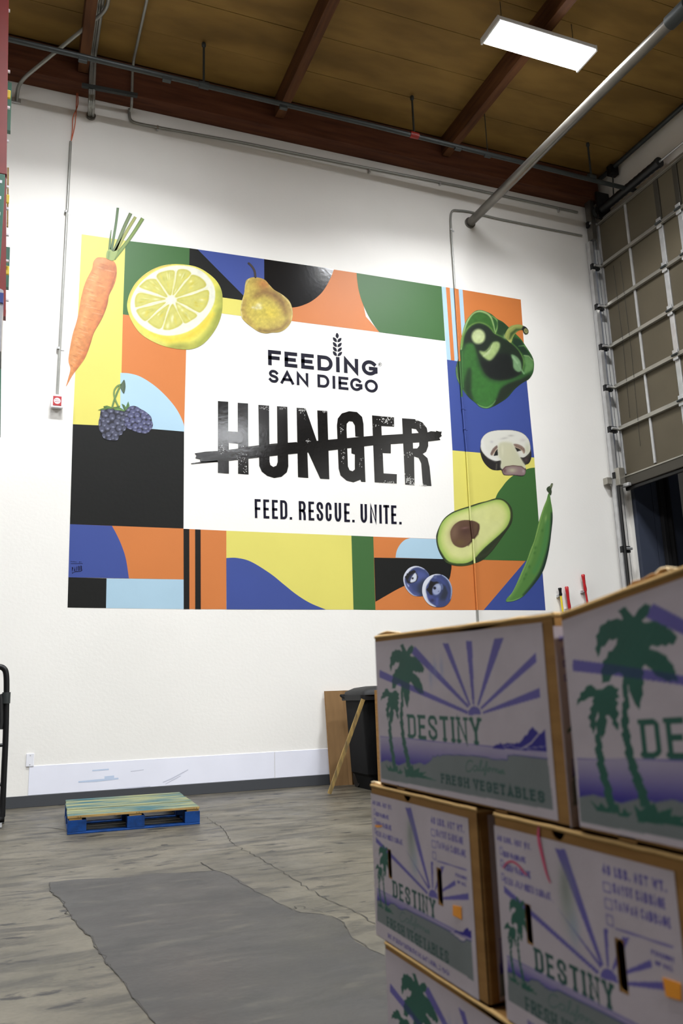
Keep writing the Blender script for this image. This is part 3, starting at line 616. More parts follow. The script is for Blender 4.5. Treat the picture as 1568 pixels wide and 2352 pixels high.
G_.poly([(290, 520), (380, 400), (520, 340), (660, 390), (740, 500), (700, 620), (600, 700), (560, 800), (450, 700), (330, 620)], (28, 40, 30), 30, .9, 4)
G_.blob((510, 545), 118, 128, (206, 222, 158), 1, 0, .38); G_.blob((510, 530), 60, 70, (220, 234, 178), .8)
G_.poly([(760, 640), (860, 640), (880, 720), (820, 850), (760, 940), (690, 960), (600, 900), (520, 790), (620, 800), (700, 720)], (176, 200, 128), 14, 1, 4); G_.line([(740, 700), (680, 820), (600, 880)], [10, 40, 20], (206, 218, 170), 16, .7)
G_.line([(745, 650), (700, 760), (640, 810)], 8, (60, 86, 40), 8, .7)
G_.poly([(560, 960), (700, 980), (850, 850), (1030, 850), (1090, 1000), (1120, 1130), (1230, 1160), (1040, 1270), (800, 1270), (650, 1180)], (16, 22, 20), 24, 1, 4)
G_.poly([(1070, 850), (1180, 900), (1240, 1000), (1245, 1130), (1180, 1150), (1110, 1080), (1100, 960)], (128, 168, 118), 10, 1, 3); G_.line([(1100, 900), (1180, 1000)], 26, (168, 200, 156), 14, .8); G_.line([(1180, 1020), (1290, 1180)], [10, 24], (140, 182, 132), 10, .9)
G_.poly([(260, 760), (330, 660), (430, 690), (470, 860), (450, 1100), (400, 1350), (300, 1420), (240, 1260)], (56, 112, 46), 22, 1, 4)
G_.poly([(300, 1180), (360, 1080), (410, 1180), (400, 1450), (420, 1650), (320, 1560), (260, 1400)], (32, 56, 30), 20, .95, 4)
G_.poly([(420, 980), (520, 1100), (620, 1250), (800, 1330), (1000, 1300), (1240, 1230), (1000, 1330), (880, 1440), (820, 1600), (720, 1740), (560, 1740), (430, 1600), (390, 1400)], (58, 118, 48), 22, 1, 4)
G_.poly([(900, 1440), (1050, 1340), (1250, 1270), (1400, 1190), (1360, 1290), (1130, 1450), (980, 1610), (820, 1720), (760, 1740), (830, 1600)], (30, 44, 28), 16, 1, 4)
G_.line([(480, 1700), (560, 1745), (660, 1765), (760, 1700), (800, 1640)], [10, 26, 30, 18, 10], (116, 166, 100), 9, .9, 4)
G_.poly([(130, 1020), (170, 920), (200, 850), (215, 1100), (225, 1400), (160, 1260)], (62, 86, 52), 12, 1); G_.line([(130, 1060), (150, 1250), (215, 1400)], [10, 16, 8], (150, 176, 120), 7, .8); G_.line([(185, 880), (175, 1050)], 26, (34, 52, 30), 14, .8)
G_.line([(232, 800), (235, 1100), (250, 1420)], 14, (86, 150, 74), 6, .7); G_.line([(225, 1430), (300, 1530)], 12, (110, 150, 84), 6, .7)
G_.blob((970, 540), 34, 40, (190, 214, 150), .9)
G_.mottle(60, .1, 5)
painted('painted_bell_pepper', out, cv, mural, 3, label='dark green painted bell pepper with pale highlights')
cv.a[:] = np.array((150, 162, 84))/255.
st = cat([(960, 540), (990, 450), (1050, 375), (1130, 345), (1220, 338), (1275, 358), (1330, 385), (1368, 440), (1362, 490), (1320, 510), (1285, 480), (1265, 435), (1200, 445), (1140, 500), (1100, 570), (1070, 655), (1010, 610)], 4)
cv.line([(1040, 600), (1080, 500), (1160, 430), (1270, 420)], [10, 50, 40, 20], (56, 80, 40), 16, .9); cv.line([(980, 560), (1020, 440), (1120, 365), (1250, 355)], 20, (182, 190, 104), 14, .9); cv.blob((1050, 620), 40, 26, (206, 200, 110), .8)
cv.blob((1318, 435), 60, 76, (24, 26, 30), 1, -20, .3); cv.blob((1325, 448), 34, 46, (160, 160, 100), 1, -20, .3); cv.blob((1325, 445), 10, 14, (60, 60, 40), .9)
painted('pepper_stem', st, cv, mural, 4, label='curved pale green pepper stem')
# ---- mushroom
cv = photo_canvas(9.8, 1080, 970, 205, 160, 1390, 1230, bg=(34, 30, 28))
out = cat([(228, 500), (240, 400), (300, 300), (400, 225), (540, 185), (700, 172), (880, 170), (1040, 192), (1180, 245), (1280, 340), (1335, 440), (1360, 600), (1372, 700), (1362, 830), (1310, 925), (1235, 960), (1250, 1060), (1240, 1150), (1200, 1205), (1120, 1215), (980, 1195), (770, 1190), (720, 1140), (690, 1075), (600, 1080), (480, 1060), (370, 980), (280, 860), (230, 720), (218, 600)], 4)
cv.poly([(228, 500), (240, 400), (300, 300), (400, 225), (540, 185), (700, 174), (880, 172), (1040, 194), (1180, 248), (1280, 340), (1330, 440), (1350, 600), (1320, 690), (1240, 770), (1180, 795), (1120, 790), (1180, 900), (1235, 1040), (720, 1060), (695, 870), (600, 870), (500, 850), (400, 800), (310, 720), (245, 620)], (236, 234, 222), 4, 1, 4)
cv.line([(260, 420), (300, 600), (420, 770), (560, 840)], 60, (246, 244, 238), 40, .8); cv.blob((1280, 600), 60, 150, (206, 206, 170), .7); cv.blob((760, 360), 90, 26, (196, 192, 186), .8, -10); cv.blob((910, 300), 70, 24, (186, 182, 172), .7); cv.blob((480, 440), 40, 30, (206, 202, 204), .8); cv.blob((1180, 400), 70, 40, (214, 206, 200), .7)
cv.poly([(650, 470), (930, 470), (1030, 640), (1120, 790), (1230, 1040), (720, 1060), (690, 860), (630, 740)], (212, 210, 174), 20, .9, 3); cv.blob((860, 700), 120, 200, (220, 216, 180), .6); cv.blob((720, 640), 30, 130, (232, 228, 196), .8)
cv.poly([(455, 690), (500, 600), (560, 540), (600, 520), (608, 590), (540, 680), (490, 745), (455, 730)], (132, 108, 98), 5, 1, 3); cv.poly([(520, 755), (560, 660), (610, 600), (618, 745)], (18, 16, 14), 4, 1); cv.line([(495, 745), (550, 650), (605, 585)], 14, (216, 190, 158), 5)
cv.poly([(968, 490), (1060, 490), (1170, 540), (1225, 610), (1220, 690), (1190, 700), (1150, 630), (1040, 580)], (150, 124, 110), 5, 1, 3); cv.poly([(995, 555), (1080, 590), (1160, 630), (1050, 658)], (18, 16, 14), 4, 1); cv.line([(985, 545), (1090, 585), (1180, 650), (1200, 700)], 12, (216, 190, 160), 5)
for i in range(14):
    t = i/13; x = 470+t*130; cv.line([(x, 700-t*150), (x+10, 680-t*130)], 4, (88, 66, 58), 2, .7); x = 1000+t*210; cv.line([(x, 500+t*100), (x-4, 530+t*110)], 4, (92, 70, 60), 2, .7)
cv.poly([(730, 1050), (800, 1000), (960, 985), (1140, 1000), (1230, 1060), (1240, 1140), (1190, 1195), (980, 1185), (780, 1185), (725, 1120)], (150, 124, 124), 6, 1, 4)
cv.line([(720, 1080), (790, 1000), (960, 975), (1150, 995), (1235, 1060)], 16, (70, 34, 34), 7, .95); cv.blob((940, 1080), 110, 60, (196, 188, 158), .9); cv.blob((1190, 1100), 30, 40, (190, 170, 170), .8); cv.blob((770, 1090), 40, 50, (104, 70, 72), .8)
cv.blob((1250, 850), 60, 60, (92, 70, 74), .8); cv.line([(590, 940), (580, 1060)], 26, (110, 106, 92), 12, .8)
painted('painted_mushroom', out, cv, mural, 3, label='white sliced mushroom with a black rim')
# ---- avocado
cv = photo_canvas(5.058, 980, 1100, 95, 210, 1010, 1030, bg=(38, 50, 24))
out = cat([(108, 700), (112, 640), (150, 540), (200, 460), (280, 395), (370, 355), (480, 320), (600, 280), (700, 255), (800, 225), (880, 235), (940, 275), (985, 340), (998, 420), (985, 510), (930, 600), (860, 700), (780, 810), (720, 880), (650, 940), (560, 980), (470, 1005), (380, 1012), (290, 1000), (220, 965), (170, 900), (135, 830), (115, 760)], 4)
ins = [(125, 690), (150, 560), (205, 470), (290, 405), (400, 360), (500, 330), (620, 290), (720, 262), (810, 240), (880, 252), (935, 300), (968, 380), (965, 470), (925, 560), (850, 640), (760, 720), (680, 790), (610, 860), (550, 930), (470, 975), (380, 985), (290, 975), (230, 940), (180, 870), (140, 790)]
cv.poly(ins, (168, 200, 92), 3, 1, 4); ce = np.mean(ins, 0); cv.poly([tuple(ce+(np.array(p)-ce)*.93) for p in ins], (206, 222, 124), 14, 1, 4); cv.poly([tuple(ce+(np.array(p)-ce)*.84) for p in ins], (234, 236, 158), 22, 1, 4)
cv.blob((800, 400), 130, 110, (232, 234, 150), .8); cv.line([(560, 930), (700, 870), (850, 700)], 20, (60, 62, 40), 14, .7); cv.line([(200, 960), (400, 1005), (540, 985)], 14, (70, 96, 30), 8, .9)
seed_ = cat([(272, 640), (280, 590), (320, 530), (380, 490), (450, 478), (530, 485), (590, 510), (614, 555), (600, 620), (560, 680), (500, 750), (440, 792), (380, 797), (320, 770), (285, 715)], 4)
cv.poly(seed_, (104, 74, 54), 2, 1); cv.blob((320, 620), 60, 100, (136, 106, 82), .8, 20); cv.blob((450, 600), 90, 60, (82, 52, 42), .8); cv.blob((440, 570), 50, 14, (134, 98, 92), .8, -10); cv.blob((390, 740), 60, 40, (112, 88, 50), .8); cv.line([(600, 530), (590, 640), (480, 770)], 16, (60, 36, 28), 10, .8); cv.blob((570, 560), 30, 40, (110, 84, 56), .7)
cv.mottle(60, .03, 6)
painted('painted_avocado', out, cv, mural, 3, label='pale green halved avocado with a brown stone')
# ---- blueberries
cv = photo_canvas(11.2, 910, 1290, 160, 100, 1450, 1190, bg=(58, 70, 120))
A = cat([(178, 460), (190, 360), (240, 260), (320, 170), (430, 120), (530, 112), (640, 140), (740, 200), (820, 290), (860, 400), (860, 560), (820, 700), (740, 850), (660, 888), (560, 890), (450, 880), (340, 810), (250, 700), (200, 590)], 4)
cv.poly([(500, 250), (620, 230), (760, 300), (800, 420), (700, 560), (500, 560)], (86, 98, 164), 50, .9); cv.poly([(540, 600), (700, 430), (860, 500), (800, 900), (560, 900)], (44, 52, 70), 44, .95); cv.line([(300, 600), (400, 800), (560, 860)], 90, (84, 94, 156), 40, .8)
cv.line([(720, 190), (560, 125), (400, 150), (280, 250), (205, 370), (190, 480), (230, 620), (300, 740), (420, 860), (520, 890)], [24, 40, 70, 90, 70, 46, 36, 36, 30, 16], (238, 240, 250), 16, .95, 3); cv.line([(740, 210), (850, 340)], 16, (130, 140, 160), 12, .8); cv.poly([(250, 540), (330, 620), (320, 660)], (220, 226, 246), 8)
cv.poly([(212, 390), (262, 350), (268, 300), (310, 305), (325, 260), (400, 240), (450, 212), (490, 235), (500, 270), (470, 300), (520, 290), (560, 400), (520, 500), (440, 545), (330, 560), (280, 540), (260, 490), (240, 440)], (20, 18, 22), 3); cv.poly([(350, 360), (450, 290), (420, 400), (340, 520), (290, 480)], (52, 58, 96), 14); cv.poly([(480, 290), (515, 330), (525, 400), (500, 490), (430, 530), (355, 525), (380, 430), (430, 340)], (226, 232, 244), 6, 1, 3); cv.blob((418, 428), 26, 28, (26, 28, 46), 1, 0, .3)
painted('painted_blueberry', A, cv, mural, 3, label='left blueberry, partly hidden by the other')
B_ = cat([(662, 740), (670, 640), (710, 520), (790, 420), (900, 350), (1020, 318), (1130, 325), (1240, 370), (1340, 460), (1400, 570), (1435, 690), (1432, 830), (1400, 970), (1330, 1080), (1230, 1150), (1100, 1172), (970, 1160), (850, 1110), (760, 1020), (700, 920), (668, 820)], 4)
cv.a[:] = np.array((62, 74, 124))/255.
cv.poly([(1170, 620), (1300, 560), (1370, 700), (1360, 880), (1250, 1000), (1100, 980), (1130, 850), (1180, 760)], (44, 50, 66), 36, .95); cv.line([(1000, 420), (1150, 470), (1290, 620), (1360, 800), (1300, 1000)], 50, (70, 82, 150), 30, .8); cv.line([(1050, 960), (1040, 1100)], 60, (84, 96, 172), 30, .8)
cv.line([(1180, 340), (1330, 460), (1410, 640), (1420, 820), (1390, 960)], [30, 40, 34, 30, 10], (196, 210, 232), 14, .9, 3); cv.line([(1130, 330), (1000, 330), (880, 380), (780, 480), (710, 620), (700, 760), (740, 900), (800, 1020), (900, 1110), (1010, 1160)], [20, 50, 110, 150, 130, 120, 110, 90, 60, 20], (240, 243, 252), 16, .97, 3)
cv.blob((995, 395), 46, 46, (92, 104, 150), 1, 0, .5); cv.poly([(780, 870), (900, 880), (1010, 960), (1000, 1080), (900, 1070), (820, 980)], (74, 84, 150), 18, .95); cv.blob((920, 1000), 70, 56, (44, 44, 76), .9)
cv.poly([(765, 720), (820, 660), (840, 590), (875, 490), (950, 520), (1050, 515), (1100, 545), (1000, 620), (930, 700), (920, 780), (940, 860), (870, 850), (830, 790)], (18, 14, 18), 4); cv.blob((1040, 710), 108, 150, (168, 178, 212), 1, 20, .3); cv.blob((1080, 640), 50, 60, (200, 208, 230), .7); cv.line([(1160, 580), (1190, 650), (1180, 710)], 24, (130, 146, 196), 12, .8); cv.blob((985, 680), 36, 38, (18, 18, 40), 1, 0, .3); cv.blob((1085, 765), 20, 12, (80, 88, 120), .9, -40)
painted('painted_blueberry', B_, cv, mural, 4, label='right blueberry, in front of the other')
# ---- pea pod
cv = photo_canvas(5.058, 980, 1100, 905, 40, 1475, 1440, bg=(92, 142, 66))
out = cat([(1408, 175), (1425, 172), (1440, 260), (1458, 370), (1460, 480), (1445, 620), (1425, 780), (1395, 930), (1350, 1070), (1280, 1180), (1190, 1290), (1110, 1370), (1020, 1415), (950, 1428), (918, 1420), (935, 1380), (990, 1320), (1040, 1220), (1100, 1080), (1160, 950), (1200, 830), (1245, 720), (1275, 600), (1305, 480), (1350, 340), (1390, 240)], 4)
cv.line([(1400, 230), (1350, 380), (1300, 560), (1240, 760), (1170, 960), (1080, 1160), (990, 1330), (930, 1410)], [20, 40, 60, 70, 70, 60, 40, 10], (120, 166, 82), 20, .9, 3)
cv.line([(1452, 400), (1450, 560), (1425, 760), (1385, 930), (1330, 1080), (1220, 1240), (1120, 1350)], [16, 36, 40, 44, 40, 30, 12], (28, 48, 42), 16, .95, 3); cv.line([(1400, 500), (1380, 700), (1330, 900), (1250, 1080)], 50, (78, 142, 76), 20, .8, 3)
cv.line([(1395, 240), (1330, 420), (1280, 620), (1210, 830), (1130, 1030), (1040, 1230), (960, 1370)], 5, (172, 200, 112), 3, .9, 3); cv.line([(1380, 330), (1310, 560), (1250, 760), (1170, 980), (1080, 1200)], 4, (66, 112, 48), 3, .7, 3); cv.blob((1380, 460), 14, 46, (148, 186, 106), .8, 8)
for x, y in ((1340, 600), (1250, 860), (1190, 1020), (1150, 1110), (1130, 1160), (1260, 800)): cv.blob((x, y), 16, 22, (66, 116, 50), .7, 20)
cv.line([(935, 1420), (1000, 1415), (1080, 1385)], 8, (150, 190, 120), 4, .8)
painted('painted_pea_pod', out, cv, mural, 3, label='long green painted pea pod')
cv.a[:] = np.array((60, 76, 50))/255.; cv.line([(1435, 95), (1455, 60)], 12, (150, 156, 118), 5)
painted('pod_stem', cat([(1390, 115), (1405, 92), (1430, 80), (1445, 52), (1464, 55), (1455, 90), (1445, 120), (1450, 150), (1438, 188), (1415, 160), (1395, 135)], 3), cv, mural, 4, 1.4)
# ------------------------------------------------------------------ lettering
def arcp(cx, cy, rx, ry, a0, a1, n=10): return [(cx+rx*cos(radians(a0+(a1-a0)*i/n)), cy+ry*sin(radians(a0+(a1-a0)*i/n))) for i in range(n+1)]
def glyph(ch, st):
    """list of (closed, centre line points) in a unit frame; st: 'r' round, 'c' condensed, 's' slab"""
    c = st != 'r'; R = .2 if c else .5     # vertical radius of bowls
    if ch == 'O' or ch == 'Q' or ch == '0':
        return [(1, arcp(.5, 1-R, .5, R, 0, 180)+arcp(.5, R, .5, R, 180, 360))]
    if ch == 'C': return [(0, [(1, 1-R-(.1 if c else 0))]*c+arcp(.5, 1-R, .5, R, 0 if c else 38, 180)+arcp(.5, R, .5, R, 180, 360 if c else 322)+[(1, R+.1)]*c)]
    if ch == 'G': return [(0, [(1, 1-R-.1)]*c+arcp(.5, 1-R, .5, R, 0 if c else 42, 180)+arcp(.5, R, .5, R, 180, 360 if c else 318)+([(1, .46), (.58, .46)] if c else [(1, .2), (1, .45), (.58, .45)]))]
    if ch == 'D': return [(1, [(0, 0), (0, 1)]+arcp(.5, 1-R, .5, R, 90, 0)+arcp(.5, R, .5, R, 0, -90))]
    if ch == 'U': return [(0, [(0, 1)]+arcp(.5, max(R, .3), .5, max(R, .3), 180, 360)+[(1, 1)])]
    if ch == 'S':
        if c: return [(0, [(1, .74)]+arcp(.5, .82, .5, .18, 0, 180, 8)+[(.02, .68), (.3, .56), (.7, .44), (.98, .32)]+arcp(.5, .18, .5, .18, 0, -180, 8)+[(0, .26)])]
        return [(0, [tuple(p) for p in cat([(.93, .84), (.75, .96), (.48, 1), (.2, .95), (.04, .76), (.18, .58), (.5, .51), (.84, .42), (.98, .24), (.8, .05), (.5, 0), (.22, .04), (.02, .17)], 3, False)])]
    if ch == 'R': return [(0, [(0, 0), (0, 1)]+arcp(.6, .75, .4, .25, 90, -90)+[(0, .5)]), (0, [(.55, .5), (.9, .4), (1, .2), (1, 0)] if c else [(.5, .5), (1, 0)])]
    if ch == 'P': return [(0, [(0, 0), (0, 1)]+arcp(.6, .74, .4, .26, 90, -90)+[(0, .48)])]
    if ch == 'B': return [(0, [(0, 0), (0, 1)]+arcp(.6, .77, .34, .23, 90, -90)+[(0, .54)]), (0, [(.5, .54)]+arcp(.6, .27, .4, .27, 90, -90)+[(0, 0)])]
    if ch == '3': return [(0, arcp(.5, .75, .45, .25, 160, -80)+arcp(.5, .25, .5, .25, 80, -160))]
    D = {'A': [[(0, 0), (.5, 1), (1, 0)], [(.2, .3), (.8, .3)]], 'E': [[(1, 1), (0, 1), (0, 0), (1, 0)], [(0, .5), (.85, .5)]], 'F': [[(1, 1), (0, 1), (0, 0)], [(0, .5), (.85, .5)]],
         'H': [[(0, 0), (0, 1)], [(1, 0), (1, 1)], [(0, .5), (1, .5)]], 'I': [[(.5, 0), (.5, 1)]], 'K': [[(0, 0), (0, 1)], [(1, 1), (0, .45)], [(.3, .6), (1, 0)]], 'L': [[(0, 1), (0, 0), (1, 0)]],
         'M': [[(0, 0), (0, 1), (.5, .35), (1, 1), (1, 0)]], 'N': [[(0, 0), (0, 1), (1, 0), (1, 1)]], 'T': [[(.5, 0), (.5, 1)], [(0, 1), (1, 1)]], 'V': [[(0, 1), (.5, 0), (1, 1)]],
         'W': [[(0, 1), (.25, 0), (.5, .9), (.75, 0), (1, 1)]], 'X': [[(0, 0), (1, 1)], [(0, 1), (1, 0)]], 'Y': [[(0, 1), (.5, .45), (1, 1)], [(.5, .45), (.5, 0)]], 'Z': [[(0, 1), (1, 1), (0, 0), (1, 0)]],
         '4': [[(.75, 0), (.75, 1), (0, .3), (1, .3)]], '9': [[(1, .7), (.5, 1), (0, .7), (.5, .45), (1, .7), (.8, 0)]], '5': [[(1, 1), (0, 1), (0, .55), (.8, .55), (1, .3), (.8, 0), (0, 0)]], '6': [[(.9, 1), (.1, .5), (0, .2), (.5, 0), (1, .25), (.6, .5), (.05, .3)]],
         '.': [[(.5, 0), (.5, .001)]], ',': [[(.5, 0), (.3, -.15)]]}
    g = [(0, p) for p in D.get(ch, [])]
    return g
SER = {'D': [(0, 0), (0, 1)], 'E': [(0, 0), (0, 1)], 'F': [(0, 0), (0, 1)], 'T': [(.5, 0)], 'I': [(.5, 0), (.5, 1)], 'N': [(0, 0), (0, 1), (1, 1)], 'Y': [(0, 1), (1, 1), (.5, 0)], 'R': [(0, 0), (0, 1), (1, 0)],
       'H': [(0, 0), (0, 1), (1, 0), (1, 1)], 'V': [(0, 1), (1, 1)], 'A': [(0, 0), (1, 0)], 'B': [(0, 0), (0, 1)], 'L': [(0, 0), (0, 1)], 'P': [(0, 0), (0, 1)]}
ADV = {'I': .0, 'M': 1.3, 'W': 1.4, '.': .0, ',': .0, ' ': .35, 'E': .88, 'F': .85, 'L': .8, 'T': .95}
def quads(pts, closed, tx, ty, cap=True):
    """thick polyline -> list of quads with mitred joints; tx, ty = half thickness scale"""
    P = [np.array(p, float)/np.array([tx, ty]) for p in pts]; Q = [P[0]]
    for p in P[1:]:
        if np.linalg.norm(p-Q[-1]) > 1e-4: Q.append(p)
    if closed and np.linalg.norm(Q[0]-Q[-1]) < 1e-4: Q.pop()
    P = Q; n = len(P)
    if n == 1: P = [P[0]-np.array([0, .001]), P[0]+np.array([0, .001])]; n = 2
    if not closed and cap:
        d = P[0]-P[1]; P[0] = P[0]+d/np.linalg.norm(d); d = P[-1]-P[-2]; P[-1] = P[-1]+d/np.linalg.norm(d)
    L = []; R = []
    for i in range(n):
        a = P[i-1] if (closed or i > 0) else None; b = P[(i+1) % n] if (closed or i < n-1) else None
        ds = []
        if a is not None: d = P[i]-a; ds.append(d/np.linalg.norm(d))
        if b is not None: d = b-P[i]; ds.append(d/np.linalg.norm(d))
        nn = [np.array([-d[1], d[0]]) for d in ds]; m = sum(nn)
        m = nn[0] if np.linalg.norm(m) < 1e-3 else m/np.linalg.norm(m); sc = 1/max(.42, np.dot(m, nn[0]))
        L.append((P[i]+m*sc)*np.array([tx, ty])); R.append((P[i]-m*sc)*np.array([tx, ty]))
    return [[L[i], L[(i+1) % n], R[(i+1) % n], R[i]] for i in range(n if closed else n-1)]
def layout(text, W, H, t, st='r', gap=.22, slabw=.16):
    """polygons of a line of text filling W x H (y up); t = stroke thickness"""
    ad = [(.34 if (c == 'I' and st == 's') else ADV.get(c, 1.)) for c in text]; n = len(text); wl = (W-t*sum(1 for c in text if c in ('.,' if st == 's' else 'I.,')))/(sum(ad)+gap*(n-1)); x = 0; out = []
    for c, a in zip(text, ad):
        w_ = a*wl
        if c in ('.,' if st == 's' else 'I.,'): w_ = t
        if c != ' ':
            sb = 0 if st != 's' else slabw*wl
            fx, fw = x+t/2+sb*.5, max(w_-t-sb, 1e-6)
            if c == 'I': fx, fw = x+w_/2, 1e-6
            tk = t*.8 if c in 'NMWA' else t; fy, fh = t/2, H-t
            for cl, pts in glyph(c, st): out += quads([(fx+fw*px_, fy+fh*py_) for px_, py_ in pts], cl, tk/2, t/2*(.8 if st == 's' else 1))
            if st == 's':
                for px_, py_ in SER.get(c, []):
                    X_, Y_ = fx+fw*px_, fy+fh*py_; out.append([(X_-t/2-sb*.9, Y_-t*.36), (X_+t/2+sb*.9, Y_-t*.36), (X_+t/2+sb*.9, Y_+t*.36), (X_-t/2-sb*.9, Y_+t*.36)])
        x += w_+gap*wl
    return out
def wall_text(name, items, s, ox, oy, top, bot, t, mat, st, k=2, label=None, skew=0.03):
    for it in items:
        o = wall_glyph('painted_letter', [it], s, ox, oy, top, bot, t, mat, st, k, skew)
        if label: o['label'] = (label[:5] if not label.startswith('navy') else 'navy ')+('letter '+it[0] if it[0] != '.' else 'full stop')+' of '+label.split(' ', 2)[-1] if label.startswith('navy') else label
def wall_glyph(name, items, s, ox, oy, top, bot, t, mat, st, k=2, skew=0.03):
    t = t*1.08
    """letters given by their own left/right in a zoomed view; top/bot: lines (x, y, slope)"""
    V = []; F = []
    for ch, xl, xr in items:
        if xr < xl: xl, xr = xr, xl
        H = (bot[1]+(xl-bot[0])*bot[2])-(top[1]+(xl-top[0])*top[2]); tt = t
        if ch == 'I': xl, xr = (xl+xr)/2-tt/2, (xl+xr)/2+tt/2
        w_ = xr-xl; fx, fw, fy, fh = tt/2, max(w_-tt, 1e-6), tt/2, H-tt
        for cl, pts in glyph(ch, st):
            for q in quads([(fx+fw*a, fy+fh*b) for a, b in pts], cl, tt/2, tt/2):
                n = len(V)
                for a, b in q:
                    X_ = xl+a; Y_ = bot[1]+(X_-bot[0])*bot[2]-b; X_ -= skew*b*.6
                    V.append(wpt(ox+X_/s, oy+Y_/s, k))
                F.append((n+3, n+2, n+1, n))
    o = mesh(name, V, F, mat, mural); bm = bmesh.new(); bm.from_mesh(o.data)
    for f in bm.faces:
        if f.normal.y > 0: f.normal_flip()
    bm.to_mesh(o.data); bm.free(); return o
wall_text('lettering', [('F', 507, 618), ('E', 648, 757), ('E', 790, 899), ('D', 930, 1060), ('I', 1090, 1120), ('N', 1157, 1280), ('G', 1310, 1445)], 3.7333, 480, 540, (507, 983, .1035), (507, 1113, .1035), 28, PM['N'], 'r', 2, 'navy word FEEDING')
wall_text('lettering', [('S', 512, 597), ('A', 614, 728), ('N', 752, 852), ('D', 930, 1032), ('I', 1060, 1082), ('E', 1110, 1195), ('G', 1210, 1315), ('O', 1335, 1448)], 3.7333, 480, 540, (512, 1151, .1), (512, 1261, .1), 21, PM['N'], 'r', 2, 'navy words SAN DIEGO')
wall_text('lettering', [('F', 418, 453), ('E', 468, 502), ('E', 518, 552), ('D', 566, 607), ('.', 620, 634), ('R', 674, 714), ('E', 730, 763), ('S', 777, 815), ('C', 829, 864), ('U', 882, 920), ('E', 937, 970), ('.', 983, 996), ('U', 1032, 1070), ('N', 1086, 1127), ('I', 1141, 1155), ('T', 1165, 1199), ('E', 1210, 1241), ('.', 1256, 1268)], 2.529, 420, 740, (418, 1027, .046), (418, 1137, .044), 13, PM['N'], 'c', 2, 'navy words FEED. RESCUE. UNITE.')
# registered mark
ring = [(872.5+3.9*cos(a), 837+4.2*sin(a)) for a in np.linspace(0, 2*pi, 20, False)]; rin = [(872.5+3.3*cos(a), 837+3.6*sin(a)) for a in np.linspace(0, 2*pi, 20, False)]
flat('registered_mark', ring, PM['N'], 2, holes=[rin])
wall_text('registered_mark', [('R', 1457, 1470)], 3.7333, 480, 540, (1457, 1101, 0), (1457, 1117, 0), 2.6, PM['N'], 'r', 2, 'tiny R in a ring')
# wheat ear
def wl(a, b, wd):
    a, b = np.array(a, float), np.array(b, float); d = b-a; n = np.array([-d[1], d[0]])/np.linalg.norm(d)*wd
    return Z(3.7333, 480, 540, cat([a, a+d*.3+n*.8, a+d*.65+n*.8, b, a+d*.65-n*.8, a+d*.3-n*.8], 4))
flat('wheat_grain', wl((1100, 885), (1096, 838), 15), PM['N'], 2)
for i, y in enumerate((916, 958, 998, 1036)):
    flat('wheat_grain', wl((1094, y), (1062, y-40), 14), PM['N'], 2); flat('wheat_grain', wl((1102, y+1), (1134+i*2, y-34), 14), PM['N'], 2)
# HUNGER
z = lambda pts: Z(2.529, 420, 740, pts)
HH = [
 ([(203, 458), (263, 462), (263, 633), (318, 637), (318, 468), (378, 472), (379, 680), (381, 885), (320, 880), (320, 706), (266, 700), (267, 880), (203, 875)], []),
 ([(438, 480), (500, 485), (503, 810), (508, 830), (525, 841), (543, 833), (550, 812), (546, 488), (606, 492), (612, 838), (603, 872), (572, 898), (530, 905), (490, 893), (458, 868), (443, 835)], []),
 ([(660, 497), (712, 500), (786, 715), (780, 512), (838, 516), (850, 912), (797, 909), (722, 745), (728, 905), (668, 900)], []),
 ([(894, 600), (899, 560), (922, 530), (965, 517), (1010, 522), (1040, 550), (1048, 590), (1050, 668), (1001, 664), (998, 600), (985, 578), (965, 575), (951, 590), (950, 620), (958, 838), (968, 860), (985, 866), (998, 855), (998, 768), (978, 762), (978, 712), (1052, 716), (1060, 928), (1035, 927), (1030, 915), (990, 930), (950, 920), (915, 890), (904, 850)], []),
 ([(1098, 541), (1226, 553), (1226, 607), (1152, 603), (1156, 697), (1207, 702), (1207, 762), (1160, 760), (1165, 878), (1242, 883), (1241, 937), (1113, 930)], []),
 ([(1272, 558), (1345, 563), (1390, 582), (1416, 615), (1424, 660), (1424, 720), (1412, 752), (1392, 765), (1420, 790), (1432, 840), (1443, 952), (1393, 948), (1383, 820), (1368, 788), (1342, 780), (1345, 947), (1290, 943)], [[(1328, 617), (1353, 621), (1370, 645), (1372, 668), (1330, 670)], [(1335, 698), (1372, 697), (1372, 718), (1360, 733), (1336, 734)]]),
]
for ch, (o_, hs) in zip('HUNGER', HH): flat('painted_letter', z(o_), PM['H'], 2, 'glossy black letter '+ch, [z(h) for h in hs])
flat('strike_through', z([(68, 762), (130, 752), (200, 748), (430, 722), (600, 705), (820, 685), (1100, 660), (1300, 648), (1420, 640), (1440, 633), (1470, 636), (1470, 630), (1490, 636), (1503, 635), (1499, 652), (1503, 660), (1488, 672), (1495, 684), (1400, 695), (1100, 715), (850, 745), (600, 768), (380, 792), (200, 812), (105, 815), (98, 803), (103, 797), (72, 790), (78, 776)]), PM['H'], 3, 'ragged black brush stroke crossing out the word')
flat('brush_mark', z([(45, 820), (105, 811), (200, 803), (200, 811), (110, 819), (50, 824)]), PM['H'], 3); flat('brush_mark', z([(380, 722), (520, 706), (662, 696), (662, 700), (520, 711), (380, 727)]), PM['H'], 3)
r = np.random.RandomState(12); V = []; F = []
def fleck(x, y, sz):
    n = len(V); k = r.randint(4, 7); a0 = r.rand()*6
    for i in range(k):
        a = a0+2*pi*i/k; rr = sz*(.4+.8*r.rand()); px_, py_ = z([(x+rr*cos(a), y+rr*sin(a)*1.2)])[0]; V.append(wpt(px_, py_, 4))
    F.append(tuple(range(n, n+k))[::-1])
